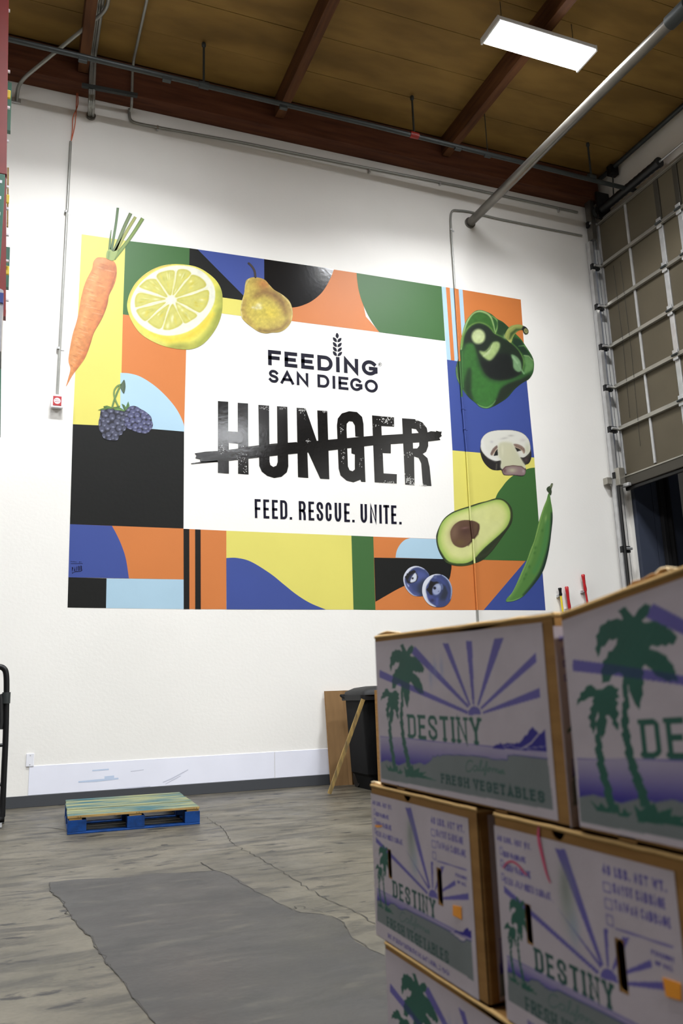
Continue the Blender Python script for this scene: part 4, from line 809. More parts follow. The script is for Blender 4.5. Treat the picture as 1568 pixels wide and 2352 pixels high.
for cx_, cy_, sx, sy, nn, sz in ((690, 512, 22, 10, 40, 2.6), (705, 545, 6, 16, 8, 1.8), (820, 522, 14, 6, 12, 2.2), (1180, 570, 38, 14, 46, 3), (1120, 600, 16, 10, 10, 2), (1318, 918, 20, 22, 60, 4), (1310, 765, 36, 14, 24, 2), (1380, 600, 20, 12, 14, 2), (920, 620, 12, 26, 24, 2), (930, 770, 10, 40, 24, 2), (1030, 820, 10, 40, 10, 2), (728, 690, 10, 12, 12, 2.4), (340, 800, 26, 50, 30, 1.8), (365, 860, 10, 20, 16, 2.2), (230, 740, 20, 20, 20, 1.8), (1200, 930, 40, 6, 20, 2.4), (1410, 948, 24, 4, 16, 2.6), (480, 500, 28, 12, 30, 1.8), (580, 500, 20, 10, 20, 1.8), (1355, 570, 10, 8, 8, 3), (1150, 770, 30, 60, 10, 1.6)):
    for i in range(nn): fleck(cx_+r.normal()*sx*.6, cy_+r.normal()*sy*.6, sz*(.4+r.rand()))
o = mesh('paint_fleck', V, F, PM['W'], mural); o['kind'] = 'stuff'; o['label'] = 'worn white specks in the black letters'
# signature
wall_text('signature', [('M', 438, 490), ('U', 510, 545), ('R', 570, 610), ('A', 630, 670), ('L', 690, 720), ('B', 815, 860), ('Y', 880, 925)], 19.6, 140, 1270, (438, 368, .06), (438, 408, .04), 9, PM['N'], 'c', 3, 'tiny words MURAL BY')
flat('signature', Z(19.6, 140, 1270, [(445, 470), (980, 470), (980, 488), (445, 486)]), PM['N'], 3)
wall_text('signature', [('P', 495, 550), ('A', 585, 640), ('N', 675, 745), ('D', 785, 840), ('R', 880, 940)], 19.6, 140, 1270, (495, 640, -.17), (495, 830, -.1), 22, PM['N'], 'c', 3, 'tiny word PANDR')
flat('signature', Z(19.6, 140, 1270, cat([(495, 860), (520, 895), (640, 835), (820, 825), (930, 790), (955, 740), (955, 790), (900, 830), (800, 852), (640, 862), (560, 895), (515, 930), (500, 920)], 3)), PM['N'], 3)
# keep children of the mural where they are in the world
for ch in mural.children: ch.matrix_parent_inverse = Matrix.Translation(-Vector(mural.location))
# ------------------------------------------------------------------ wall fittings
def wobj(name, label, catg, group=None, loc=None):
    return empty(name, tuple(loc) if loc is not None else (0, 0, 0), 0, label, catg, group)
def fixp(root):
    for ch in root.children: ch.matrix_parent_inverse = Matrix.Translation(-Vector(root.location))
def clip_at(p, parent, r=.016, side=1, name='conduit_clip', mat=None):
    m = MB().tube([(p[0]-.004*side, p[1]-.001, p[2]-.012), (p[0]-.004*side, p[1]-.001, p[2]+.012)], r+.004, 10)
    m.box((p[0]+side*r, WY-.005, p[2]-.012), (p[0]+side*(r+.045), WY-.0005, p[2]+.012)).build(name, mat or M['steel'], parent)
YC = WY-.024
# left conduit, control box, wires
a, b = onY(162.5, 325, YC), onY(131.5, 908, YC); xm = (a[0]+b[0])/2
cnd = wobj('wall_conduit', 'thin grey vertical conduit left of the mural ending in a small white box', 'conduit', loc=(a[0], YC, b[2]))
MB().tube([(a[0]+(b[0]-a[0])*t, YC, a[2]+(b[2]-a[2])*t) for t in (0, .3, .7, 1)], .015).build('conduit_tube', M['emt'], cnd)
for px_, py_ in ((152.5, 487), (135, 800)): clip_at(onY(px_, py_, YC), cnd)
fixp(cnd)
p0, p1 = onY(118, 911, WY), onY(143, 941, WY); bx = wobj('pull_box', 'small white square box with a red label at the foot of the left conduit', 'electrical box', loc=(p0[0], WY, p1[2]))
X0, X1, Z0, Z1 = p0[0], p1[0], p1[2], p0[2]
MB().box((X0, WY-.07, Z0), (X1, WY-.001, Z1), .008).build('box_body', M['plate'], bx)
MB().box((X0-.005, WY-.078, Z0-.005), (X1+.005, WY-.068, Z1+.005), .004).build('box_cover', M['plate'], bx)
xc, zc = (X0+X1)/2, (Z0+Z1)/2
MB().box((xc-.045, WY-.081, zc-.055), (xc+.045, WY-.078, zc+.055)).build('red_label', M['red'], bx)
disc = lambda r, y, n=24: [(xc+r*cos(t), y, zc+r*sin(t)) for t in np.linspace(0, 2*pi, n, False)]
mesh('label_disc', disc(.036, WY-.0818), [tuple(range(24))], M['plate'], bx)
V = []; F = []
for row in (.008, -.014):
    for q in [q for q in layout('PULL' if row > 0 else 'DOWN', .05, .014, .0028, 'c')]:
        n = len(V); V += [(xc-.025+u, WY-.0825, zc+row+v-.004) for u, v in q]; F.append((n, n+1, n+2, n+3))
mesh('label_text', V, F, M['red'], bx)['kind'] = 'stuff'
fixp(bx)
wr = wobj('orange_wire', 'twisted orange wires hanging from the beam down into the left conduit', 'wire', loc=tuple(onY(176, 205, YC)))
for off in (0, .018):
    pts = [onY(176+off*90, 206, YC-.02), onY(175.5+off*180, 240, YC-.03-off), onY(174-off*350, 270, YC-.03), onY(170-off*200, 298, YC-.02), onY(163, 326, YC)]
    MB().tube(cat(pts, 5, False), .006, 6).build('wire_strand', M['wire'], wr)
fixp(wr)
# long top conduit
X1_ = onZ(351, 0, ZC-.06)[0]; pB = onY(303, 215, WY-.29)
pts = [(X1_, 3.0, ZC-.05), (pB[0], WY-.29, ZC-.05), (pB[0], WY-.29, pB[2]-.25), tuple(onY(296, 262, YC)), tuple(onY(321, 284, YC)), tuple(onY(560, 328, YC)), tuple(onY(784, 374, YC)), tuple(onY(1060, 428.5, YC)), tuple(onY(1326, 487.5, YC))]
pts = [pts[0], pts[1], pts[2]] + [tuple(onY(296, 250, YC)), tuple(onY(298, 279, YC)), tuple(onY(335, 287.5, YC))] + list(pts[5:])
c1 = wobj('ceiling_conduit', 'long galvanised conduit bending off the beam and running right along the upper wall', 'conduit', loc=pts[3])
MB().tube(bend(pts, .16), .017, 10).build('conduit_tube', M['emt'], c1)
for px_, py_ in ((362, 292), (848, 391), (1010, 419), (1282, 481)):
    p = onY(px_, py_, YC); MB().box((p[0]-.012, WY-.04, p[2]-.045), (p[0]+.012, WY-.002, p[2]+.02), .003).build('conduit_clip', M['steel'], c1)
fixp(c1)
# right conduit, painted over where it crosses the mural
pr = [(1336, 541), (1270, 528), (1140, 501.5), (1072, 484.5), (1037, 482), (1034.5, 500), (1036.5, 545), (1044.5, 663)]
c2 = wobj('painted_conduit', 'thin conduit dropping from the right door down over the right side of the mural', 'conduit', loc=tuple(onY(1044, 663, YC)))
MB().tube(bend([onY(x, y, YC) for x, y in pr], .12), .014, 10).build('conduit_tube', M['emt'], c2)
segs2 = [((1044.5, 663), (1055, 830), 'O'), ((1055, 830), (1060.3, 912), 'G'), ((1060.3, 912), (1071.3, 1038), 'B'), ((1071.3, 1038), (1078.5, 1163), 'Y'),
         ((1078.5, 1163), (1081, 1196), 'av'), ((1081, 1196), (1086, 1238), 'sd'), ((1086, 1238), (1089.5, 1294), 'av'), ((1089.5, 1294), (1096, 1401), 'O'), ((1096, 1401), (1101, 1500), 'ZW'), ((1101, 1500), (1112, 1720), 'ZW')]
PM['av'] = paintmat('mural_avocado', (232, 236, 156)); PM['sd'] = paintmat('mural_seed', (92, 62, 48)); PM['ZW'] = M['emt']
for a, b, c in segs2:
    m_ = PM['G'] if c == 'G' else PM[c]
    MB().tube([onY(*a, YC), onY(*b, YC)], .0135, 10).build('conduit_tube', m_, c2)
for px_, py_ in ((1063, 938), (1067, 985), (1036, 528)): clip_at(onY(px_, py_, YC), c2, .014, mat=PM['B'] if py_ > 600 else None)
fixp(c2)
# three parallel conduits from the ceiling to the wall, with a strut across
for i, (xt, xb_, lab) in enumerate(((223, 203, 'leftmost of the three parallel conduits above the mural'), (231, 207, 'middle one of the three parallel conduits above the mural'), (241, 212, 'thicker rightmost of the three parallel conduits above the mural'))):
    rr = .014 if i < 2 else .022
    T = onZ(xt, 0, ZC-.07); pB = onY(xb_+3, 205, WY-.3)
    pts = [(T[0], 3.0, ZC-.06), (pB[0], WY-.3, ZC-.06), (pB[0], WY-.3, pB[2]-.22), tuple(onY(xb_+1, 262, WY-.06)), tuple(onY(xb_+1, 267, WY-.004))]
    o = MB().tube(bend(pts, .1), rr, 10).build('ceiling_conduit', M['emt']); tag(o, lab, 'conduit')
p = onY(209, 268, WY); fl_ = MB().tube([(p[0], WY-.03, p[2]), (p[0], WY-.002, p[2])], .055, 16).build('conduit_escutcheon', M['pipe']); tag(fl_, 'round collar on the wall where the three conduits enter', 'pipe collar')
a, b = onY(188, 197, WY-.34), onY(316, 221, WY-.34)
st = MB().obox(a, b-a, (0, .04, 0), (0, 0, .045)).build('strut_channel', M['darkpipe']); tag(st, 'short dark strut bar bolted across the three conduits', 'strut')
pts = [tuple(onZ(246, 22, ZC-.1)), tuple(onY(56, 178, WY-.3)), tuple(onY(41, 200, WY-.1)), tuple(onY(38, 233, WY-.02))]
dd = onZ(262, -120, ZC-.1); pts = [tuple(dd)]+pts
o = MB().tube(bend(pts, .12), .022, 10).build('diagonal_conduit', M['emt']); tag(o, 'slanting conduit crossing the upper left corner down to the wall', 'conduit')
p = onY(38, 234, WY); o = MB().box((p[0]-.07, WY-.03, p[2]-.03), (p[0]+.05, WY-.001, p[2]+.03), .006).build('conduit_bracket', M['steel']); tag(o, 'small bracket under the slanting conduit', 'bracket')
# outlet plate and protective wall boards
p0, p1 = onY(60.7, 1731, WY), onY(77.3, 1760, WY)
op = wobj('wall_plate', 'small white outlet plate low on the wall above the seam', 'wall plate', loc=(p0[0], WY, p1[2]))
MB().box((p0[0], WY-.012, p1[2]), (p1[0], WY-.001, p0[2]), .003).build('plate_cover', M['plate'], op)
for s_ in (.15, .85): MB().tube([((p0[0]+p1[0])/2, WY-.014, p1[2]+(p0[2]-p1[2])*s_), ((p0[0]+p1[0])/2, WY-.011, p1[2]+(p0[2]-p1[2])*s_)], .005, 8).build('plate_screw', M['steel'], op)
fixp(op)
kx = [onY(64.5, 1800, WY)[0], onY(630.5, 1770, WY)[0], onY(880, 1750, WY)[0]+1.2]; kz = (onY(80, 1758, WY)[2]+onY(620, 1728, WY)[2])/2
for i in range(2):
    o = MB().box((kx[i]+.003, WY-.007, .116), (kx[i+1]-.003, WY-.0005, kz), .002).build('wall_board', M['kick']); tag(o, ('long white protective board along the foot of the wall behind the pallet', 'white protective board at the wall foot behind the bin')[i], 'board')
def scuff(pts, wd, col, nm='scuff_mark', parent=None):
    P = [onY(x, y, WY-.0078) for x, y in pts]; V = []
    for i, q in enumerate(P):
        d = P[min(i+1, len(P)-1)]-P[max(i-1, 0)]; d /= np.linalg.norm(d); n = np.array([-d[2], 0, d[0]])*wd*(.3+.7*sin(pi*(i+.5)/len(P)))
        V += [q+n, q-n]
    o = mesh(nm, V, [(2*i, 2*i+1, 2*i+3, 2*i+2) for i in range(len(P)-1)], col, parent); return o
SC = nmat('scuff_grey', srgb(196, 198, 212), .6); SC2 = nmat('scuff_blue', srgb(190, 204, 226), .6)
wb = [o for o in COL.objects if o.name.startswith('wall_board')][0]
for pts, w_, m_ in (([(374, 1797), (395, 1788), (432, 1768)], .007, SC), ([(380, 1801), (400, 1790), (415, 1782)], .005, SC), ([(180, 1796), (220, 1793), (272, 1788)], .012, SC2), ([(240, 1786), (262, 1784)], .016, SC2), ([(270, 1812), (310, 1809), (345, 1806)], .005, SC), ([(212, 1770), (250, 1767)], .008, SC2), ([(330, 1740+28), (300, 1772)], .004, SC)):
    scuff(pts, w_, m_, parent=wb)
# ------------------------------------------------------------------ sprinkler pipe along the beam, main pipe
YP = 8.6; zp = (onY(25, 88, YP)[2]+onY(784, 268, YP)[2]+onY(1340, 408, YP)[2])/3
sp = wobj('sprinkler_pipe', 'thin dark sprinkler pipe running the length of the beam', 'pipe', loc=(0, YP, zp))
MB().tube([(RX0+.02, YP, zp+.03), (0, YP, zp), (4, YP, zp), (WX-.02, YP, zp-.05)], .032, 12).build('pipe_run', M['darkpipe'], sp)
for px_, py_ in ((468, 86), (945, 212), (1349, 328)):
    t = onY(px_, py_, YP); zt = min(t[2], ZC-.02)
    MB().tube([(t[0], YP, zp), (t[0], YP, zt-.06)], .014, 8).build('riser', M['darkpipe'], sp)
    MB().tube([(t[0], YP, zt-.07), (t[0], YP, zt-.05), (t[0], YP, zt-.01), (t[0], YP, zt)], [.014, .026, .026, .016], 10).build('sprinkler_head', M['darkpipe'], sp)
    MB().tube([(t[0]-.06, YP, zp), (t[0]+.06, YP, zp)], .043, 12).build('pipe_tee', M['redpaint'] if px_ == 945 else M['darkpipe'], sp)
for px_, py_ in ((190, 140), (383, 182), (651, 247), (1052, 348), (1120, 358)):
    t = onY(px_, py_, YP); MB().box((t[0]-.05, YP-.02, zp-.065), (t[0]+.05, YP+.03, zp-.02), .006).build('pipe_bracket', M['darkpipe'], sp)
    if px_ == 1120: MB().tube([(t[0], YP, zp), (t[0], YP, ZC)], .006, 6).build('hanger_rod', M['darkpipe'], sp)
fixp(sp)
w0 = onY(1078, 513, WY); far = onX(1568, 22, w0[0]); d = (far-w0); e = w0+d*1.35
mp = wobj('main_sprinkler_pipe', 'thick grey pipe reaching from the wall diagonally across the upper right ceiling', 'pipe', loc=tuple(w0))
MB().tube([w0, w0+d*.5, far, e], .062, 24).build('pipe_run', M['pipe'], mp)
MB().tube([w0, w0+d/np.linalg.norm(d)*.03], .082, 24).build('escutcheon', M['pipe'], mp)
q = w0+d*.985; MB().tube([q-d*.03, q+d*.03], .078, 24).build('pipe_coupling', M['darkpipe'], mp)
for t in (1.2,):
    q = w0+d*t; MB().tube([q+np.array([0, 0, .06]), (q[0], q[1], ZC)], .008, 6).build('hanger_rod', M['darkpipe'], mp)
fixp(mp)
# ------------------------------------------------------------------ overhead dock door
XD = 8.2
dr = empty('door_1', (XD, DY1, 0), 0, 'tall sectional dock door, partly raised, with metal rails', None, None, 'structure')
dz = lambda z_: CAMH+(z_-.887)*XD/8.35
RZ = [dz(v) for v in (7.985, 7.265, 6.585, 5.925, 5.268, 4.612)]; ZB = dz(3.873); DE = 9.33; DN = 4.1
zs = RZ+[ZB]
for i in range(6):
    MB().box((XD, DN, zs[i+1]+.004), (XD+.05, DE, zs[i]-.004), .004).build('door_section', M['doorpanel'], dr)
for i, z_ in enumerate(RZ):
    r_ = MB(); h = .035
    r_.box((XD-.03, DN, z_-h), (XD, DE, z_+h), .006); r_.box((XD-.055, DN, z_-h), (XD-.03, DE, z_-h+.014), .003)
    r_.build('door_rail', M['alu'], dr)
def yz(px_, py_): return onX(px_, py_, XD)
ST = [9.31, (onX(1429, 478, XD)[1]+onX(1495, 900, XD)[1])/2, (onX(1503, 415, XD)[1]+onX(1556, 797, XD)[1])/2, (onX(1546, 376, XD)[1]+onX(1567, 500, XD)[1])/2]
sp_ = .62
while ST[-1]-sp_ > DN: ST.append(ST[-1]-sp_)
for i, y_ in enumerate(ST):
    w_ = .02 if i in (0, 1) else .042
    for k in range(6):
        if i > 2 and (i % 2 == 0): ww = .022
        else: ww = w_
        MB().box((XD-.022, y_-ww, zs[k+1]+.036), (XD, y_+ww, zs[k]-.036), .004).build('door_stile', M['steel'] if k or i < 2 else M['doordark'], dr)
    if i >= 2:
        for z_ in RZ[1:]:
            hg = MB().box((XD-.05, y_-.045, z_-.075), (XD-.036, y_+.045, z_+.075), .006).build('door_hinge', M['steel'], dr)
            MB().tube([(XD-.06, y_-.05, z_), (XD-.06, y_+.05, z_)], .016, 8).build('hinge_pin', M['darkpipe'], hg)
bb = MB().box((XD-.05, DN, ZB-.16), (XD+.05, DE+.02, ZB), .008).build('bottom_bar', M['doordark'], dr)
MB().box((XD-.058, DN, ZB-.02), (XD-.05, DE, ZB), .002).build('bar_edge', M['alu'], bb)
MB().box((XD-.02, DN, ZB-.21), (XD+.02, DE, ZB-.16), .01).build('bottom_seal', M['black'], dr)
MB().box((XD-.16, DE-.06, ZB-.14), (XD-.05, DE+.13, ZB+.12), .01).build('corner_bracket', M['alu'], dr)
MB().box((XD-.1, DE-.16, ZB-.17), (XD-.04, DE-.02, ZB-.12), .01).build('bottom_roller_bracket', M['steel'], dr)
# thin cables hanging on the door face
for a, b in (((1408, 610), (1446, 960)), ((1424, 600), (1470, 1025))):
    MB().tube([onX(*a, XD-.035), onX((a[0]+b[0])/2+3, (a[1]+b[1])/2, XD-.035), onX(*b, XD-.035)], .0025, 6).build('door_cable', M['blackmetal'], dr)
# left vertical track
tr = wobj('door_track', 'shiny vertical galvanised door track in the corner beside the dock door', 'door track', loc=(8.1, 9.4, 0))
xt_ = (onY(1337, 545, 9.42)[0]+onY(1438, 1331, 9.42)[0])/2
tm = MB(); tm.box((xt_, 9.36, .03), (xt_+.008, 9.44, 7.7)); tm.box((xt_, 9.436, .03), (xt_+.07, 9.444, 7.7)); tm.box((xt_, 9.356, .03), (xt_+.05, 9.364, 7.7)); tm.box((xt_+.05, 9.356, .03), (xt_+.056, 9.376, 7.7)); tm.build('track_channel', M['steel'], tr)
MB().box((xt_+.075, 9.45, .03), (xt_+.16, 9.456, 8.5)).build('track_angle', M['steel'], tr)
MB().box((xt_+.03, 9.30, 7.72), (xt_+.11, 9.42, 8.62), .006).build('track_extension', M['pipe'], tr)
MB().tube([(xt_+.1, 9.33, .1), (xt_+.1, 9.33, 8.3)], .0035, 6).build('lift_cable', M['darkpipe'], tr)
MB().box((xt_+.012, 9.3, .03), (xt_+.03, 9.352, ZB)).build('weather_strip', M['black'], tr)
for z_ in RZ+[ZB+.03, 2.9, 1.9, 1.0]:
    b_ = MB().box((xt_-.004, 9.345, z_-.055), (xt_+.14, 9.40, z_+.04), .006).build('track_bracket', M['blackmetal'], tr)
    MB().tube([(xt_+.02, 9.33, z_), (xt_+.15, 9.33, z_)], .02, 10).build('roller', M['steel'], b_)
MB().box((xt_-.1, 9.40, ZB-.1), (xt_-.01, 9.49, ZB+.0), .006).build('photo_eye_box', M['alu'], tr)
fixp(tr)
# shaft, spring and bearing plates above the door
sh = wobj('door_spring', 'black coil spring and shaft mounted above the dock door', 'door spring', loc=(XD, 9.3, 8.2))
zsft = onX(1450, 425, XD-.02)[2]
MB().tube([(XD-.02, 9.44, zsft), (XD-.02, 4.3, zsft)], .016, 10).build('shaft', M['steel'], sh)
y0_, y1_ = onX(1380, 478, XD-.02)[1], onX(1510, 378, XD-.02)[1]; y0_ = min(y0_, 9.3)
n = 26; sm_ = MB().tube([(XD-.02, y0_+(y1_-y0_)*i/n, zsft) for i in range(n+1)], [.062+.006*(i % 2) for i in range(n+1)], 14); sm_.build('coil_spring', M['black'], sh)
MB().box((XD-.1, y0_-.02, zsft-.16), (XD+.14, y0_+.02, zsft+.3), .008).build('bearing_plate', M['blackmetal'], sh)
MB().tube([(XD-.02, y0_+.03, zsft), (XD-.02, y0_+.1, zsft)], .095, 18).build('cable_drum', M['darkpipe'], sh)
MB().tube([(XD-.02, y1_, zsft), (XD-.02, y1_-.04, zsft)], .075, 14).build('spring_cone', M['black'], sh)
fixp(sh)
yb = onX(1400, 385, XD)[1]
pj = wobj('side_pipe', 'dark pipe running along the top of the right wall above the door', 'pipe', loc=(8.25, yb, ZC-.1))
MB().tube([(8.25, WY-.26, ZC-.09), (8.25, 3.5, ZC-.09)], .035, 10).build('pipe_run', M['darkpipe'], pj)
MB().box((8.17, yb-.05, ZC-.22), (8.32, yb+.05, ZC-.06), .01).build('pipe_clamp', M['blackmetal'], pj)
MB().tube([(8.24, yb, ZC-.2), (8.22, yb+.02, zsft)], .01, 8).build('hanger_rod', M['darkpipe'], pj)
fixp(pj)
# beyond the dock opening
do = wobj('dock_shelter', 'dark blue grey dock shelter panels seen through the open doorway', 'dock shelter', loc=(8.9, 9.4, 0))
MB().box((8.67, 9.345, 0), (9.2, 9.415, 4.6)).build('side_panel', M['dockdark'], do)
jl = MB().box((8.352, 9.345, 0), (8.66, 9.418, 7.74)).build('trim_9', M['dockdark']); tag(jl, kind='structure')
MB().box((8.76, 9.27, 0), (8.84, 9.34, 4.5), .01).build('shelter_post', M['outer'], do)
MB().box((8.84, 9.20, 0), (8.87, 9.32, 4.4)).build('shelter_seal', M['black'], do)
MB().box((8.66, 4.2, 4.6), (9.3, 9.42, 4.7)).build('head_panel', M['dockdark'], do)
fixp(do); fixp(dr)
tk = wobj('dock_trailer', 'pale grey open trailer door standing at the dock beyond the doorway', 'trailer', loc=(9.4, 8.8, 0))
xa = 9.42; ya, yb_ = onX(1527, 1200, xa)[1], onX(1553, 1200, xa)[1]
MB().box((xa, yb_, .1), (xa+.05, ya, 3.9), .01).build('trailer_door', M['docklight'], tk)
MB().box((xa-.03, yb_-.02, onX(1548, 1178, xa)[2]-.05), (xa+.0, yb_+.09, onX(1548, 1178, xa)[2]+.05), .01).build('door_latch', M['outer'], tk)
MB().box((xa+.05, 5.0, .1), (xa+.1, 10.6, 4.3)).build('trailer_wall', M['outer'], tk)
MB().box((xa-.02, 5.0, 4.3), (xa+.06, 10.25, 4.5), .01).build('trailer_header', M['outer'], tk)
fixp(tk)
gnd = MB().box((WX+BB, -14.3, -.3), (13, WY+2, -.002)).build('floor_dock', M['floor']); tag(gnd, kind='structure')
# ------------------------------------------------------------------ pallets
def make_pallet(name, loc, rz, label, W=1.016, D=1.219, H=.142):
    r = empty(name, loc, rz, label, 'pallet')
    hb, hs, hd = .015, .018, .018; zb0, zb1 = hb, H-hs-hd
    for i, y in enumerate((0, D/2-.05, D-.1)):
        MB().box((0, y+.0, 0), (W, y+.1, hb), .003).build('bottom_board', M['blue'], r)
    for x in (0, W-.1): MB().box((x+.0005, .1, 0), (x+.1, D-.1, hb), .003).build('bottom_board', M['blue'], r)
    for x, wx in ((0, .145), (W/2-.065, .14), (W-.125, .125)):
        for y in (0, D/2-.07, D-.14): MB().box((x, y+.001, hb), (x+wx, y+.14, zb1), .004).build('block', M['blue'], r)
    for x in (.01, W/2-.05, W-.11): MB().box((x, .004, zb1), (x+.1, D-.004, zb1+hs), .003).build('stringer_board', M['deckedge'], r)
    y = 0; n = 9; g = .012; rr = random.Random(4)
    wds = [.14, .1, .14, .1, .1, .14, .1, .14, .1]; tot = sum(wds); g = (D-tot)/(n-1)
    for i, wd in enumerate(wds):
        dz_ = rr.uniform(-.002, .002); x_ = rr.uniform(-.004, .004)
        MB().box((x_, y, H-hd), (W+x_, y+wd, H+dz_), .003).build('deck_board', M['deck'], r)
        if i == 0:
            MB().box((x_+.002, -.0025, H-hd), (W+x_-.002, .0, H-.001)).build('splintered_edge', M['deckedge'], r)
        y += wd+g
    for x in (.07, W/2, W-.06):
        for q in (.02, .06):
            MB().tube([(x+q*.5, -.004, H-.012), (x+q*.5, -.001, H-.012)], .003, 6).build('nail', M['blackmetal'], r)
    return r
f0, f1 = onZ(154, 1918, 0), onZ(459, 1893, 0); wv = f1-f0; ang = math.atan2(wv[1], wv[0]); WP = float(np.linalg.norm(wv[:2]))
make_pallet('wooden_pallet', (f0[0], f0[1], 0), ang, 'low blue painted wooden pallet with worn deck boards on the concrete floor', W=WP)
# ------------------------------------------------------------------ bin, leaning card and stick
YB = onZ(845, 1818, 0)[1]; XB = onY(821, 1800, YB)[0]+.13
HB = onY(835, 1592, YB)[2]
bn = empty('wheeled_bin', (XB, YB, 0), 0, 'large black wheeled rubbish bin behind the stacked cartons', 'rubbish bin')
def ring_box(z, x0, x1, y0, y1, r=.05, n=4):
    P = []
    for cx_, cy_, a0 in ((x1-r, y0+r, -90), (x1-r, y1-r, 0), (x0+r, y1-r, 90), (x0+r, y0+r, 180)):
        for k in range(n+1): t = radians(a0+90*k/n); P.append((cx_+r*cos(t), cy_+r*sin(t), z))
    return P
def loft(rings, cap0=True, cap1=True, sm=False):
    m = MB(); n = len(rings[0]); V = [p for r in rings for p in r]; F = []
    for i in range(len(rings)-1):
        for k in range(n): l = (k+1) % n; F.append((i*n+k, i*n+l, (i+1)*n+l, (i+1)*n+k))
    m.add(V, F, sm)
    if cap0: m.add(rings[0], [tuple(range(n))[::-1]])
    if cap1: m.add(rings[-1], [tuple(range(n))])
    return m
loft([ring_box(.0, .06, .52, 0, .46), ring_box(.14, .03, .55, -.01, .5), ring_box(.17, .0, .57, -.02, .52), ring_box(HB-.1, -.05, .62, -.05, .5), ring_box(HB-.06, -.05, .62, -.05, .5)]).build('bin_body', M['bin'], bn)
loft([ring_box(HB-.075, -.08, .65, -.08, .53, .04), ring_box(HB-.02, -.085, .655, -.085, .535, .04)]).build('bin_rim', M['binlid'], bn)
loft([ring_box(HB-.02, -.06, .66, -.1, .53, .06), ring_box(HB+.02, -.05, .65, -.09, .52, .06), ring_box(HB+.06, .03, .6, -.02, .46, .08), ring_box(HB+.075, .14, .5, .08, .38, .08)], sm=True).build('bin_lid', M['binlid'], bn)
for x in (.18, .3, .42): MB().box((x, -.082, HB*.55), (x+.012, -.03, HB-.11), .003).build('body_rib', M['bin'], bn)
MB().tube([(-.07, .42, HB-.05), (-.1, .48, HB-.02), (.2, .56, HB-.02), (.5, .56, HB-.02), (.62, .5, HB-.05)], .016, 8).build('bin_handle', M['bin'], bn)
for x in (.05, .48): MB().tube([(x, .47, .1), (x+.05, .47, .1)], .1, 20).build('wheel', M['black'], bn)
# cardboard sheet leaning on the wall
a, b = onY(763, 1806, WY-.16), onY(757, 1587, WY-.03); X0 = a[0]-.02; X1 = X0+.75; Hc = b[2]
cs = empty('cardboard_sheet', (X0, WY-.16, 0), 0, 'tall flattened brown cardboard box leaning on the wall beside the bin', 'cardboard')
th = .02; sl = np.array([0, .12, Hc]); 
cc = [0, .22, .25, .28, .75]; of = [0, .0, -.03, .0, .01]
for i in range(4):
    m = MB(); p0 = np.array([cc[i], of[i], 0]); p1 = np.array([cc[i+1], of[i+1], 0]); m.obox(p0+np.array([0, -th, 0]), p1-p0, sl, (0, th*.7, 0)).build('cardboard_panel', M['card'], cs)
m = MB(); m.obox((.0, -.0, 0), (.74, .0, 0), sl, (0, .012, 0)).build('cardboard_backing', M['kraft'], cs)
# wooden stick
s0, s1 = onZ(756, 1826, 0), None; s1 = onY(834, 1606, YB-.13)
s0[2] = .012
d = s1-s0; d /= np.linalg.norm(d); n1 = np.cross(d, [0, 1, 0]); n1 /= np.linalg.norm(n1); n2 = np.cross(d, n1)
stk = MB().obox(s0-n1*.02-n2*.012, (s1-s0), n1*.04, n2*.02).build('wooden_stick', M['rawwood']); tag(stk, 'slim weathered wooden batten leaning against the black bin', 'stick')
# upright cardboard divider right of the bin (mostly behind the cartons)
p = onY(861, 1585, YB-.45); q = onY(869, 1790, YB-.45)
cb = empty('cardboard_carton', ((p[0]+q[0])/2+.115, YB-.45, 0), 0, 'tall open cardboard carton edge showing between the bin and the stacked cartons', 'cardboard box')
HT = p[2]
for nm, a_, b_ in (('side_panel', (0, 0, 0), (.62, .008, HT)), ('side_panel', (0, .27, 0), (.62, .278, HT)), ('side_panel', (0, .008, 0), (.008, .27, HT)), ('side_panel', (.612, .008, 0), (.62, .27, HT)), ('base_panel', (.008, .008, 0), (.612, .27, .008))):
    MB().box(a_, b_, .001).build(nm, M['kraft'], cb)
# tools hanging on the wall
def tool(px_, py_, label, colh, cola, ln, wb, tilt, nm, gl=.32):
    YT = WY-.06; t = onY(px_, py_, YT); bt = np.array([t[0]+tilt*ln, YT, t[2]-ln]); d = bt-t
    r = empty(nm, tuple(bt), 0, label, 'tool')
    g = t+d/np.linalg.norm(d)*gl
    MB().tube([t, t+d*.01, t+(g-t)*.2, t+(g-t)*.55, t+(g-t)*.85, g], [.018, .028, .024, .019, .024, .018], 10).build('grip', colh, r)
    MB().tube([g, bt], .014, 10).build('shaft', cola, r)
    if wb == 'blade': loft([ring_box(bt[2]+.02, bt[0]-.03, bt[0]+.03, YT-.012, YT+.008, .004), ring_box(bt[2]-.06, bt[0]-.12, bt[0]+.12, YT-.012, YT, .004), ring_box(bt[2]-.34, bt[0]-.13, bt[0]+.13, YT-.02, YT-.01, .004)]).build('blade', M['steel'], r)
    else: MB().box((bt[0]-.17, YT-.04, bt[2]-.06), (bt[0]+.17, YT+.03, bt[2]+.02), .01).build('broom_head', M['blackmetal'], r); MB().box((bt[0]-.165, YT-.03, bt[2]-.18), (bt[0]+.165, YT+.02, bt[2]-.06)).build('bristles', M['black'], r)
    MB().box((t[0]-.03, YT+.028, g[2]-.02), (t[0]+.03, WY-.001, g[2]+.02), .004).build('wall_hook', M['steel'], r)
    MB().box((g[0]-.02, YT+.01, g[2]-.01), (g[0]+.02, YT+.03, g[2]+.01), .002).build('hook_clip', M['steel'], r)
    fixp(r)
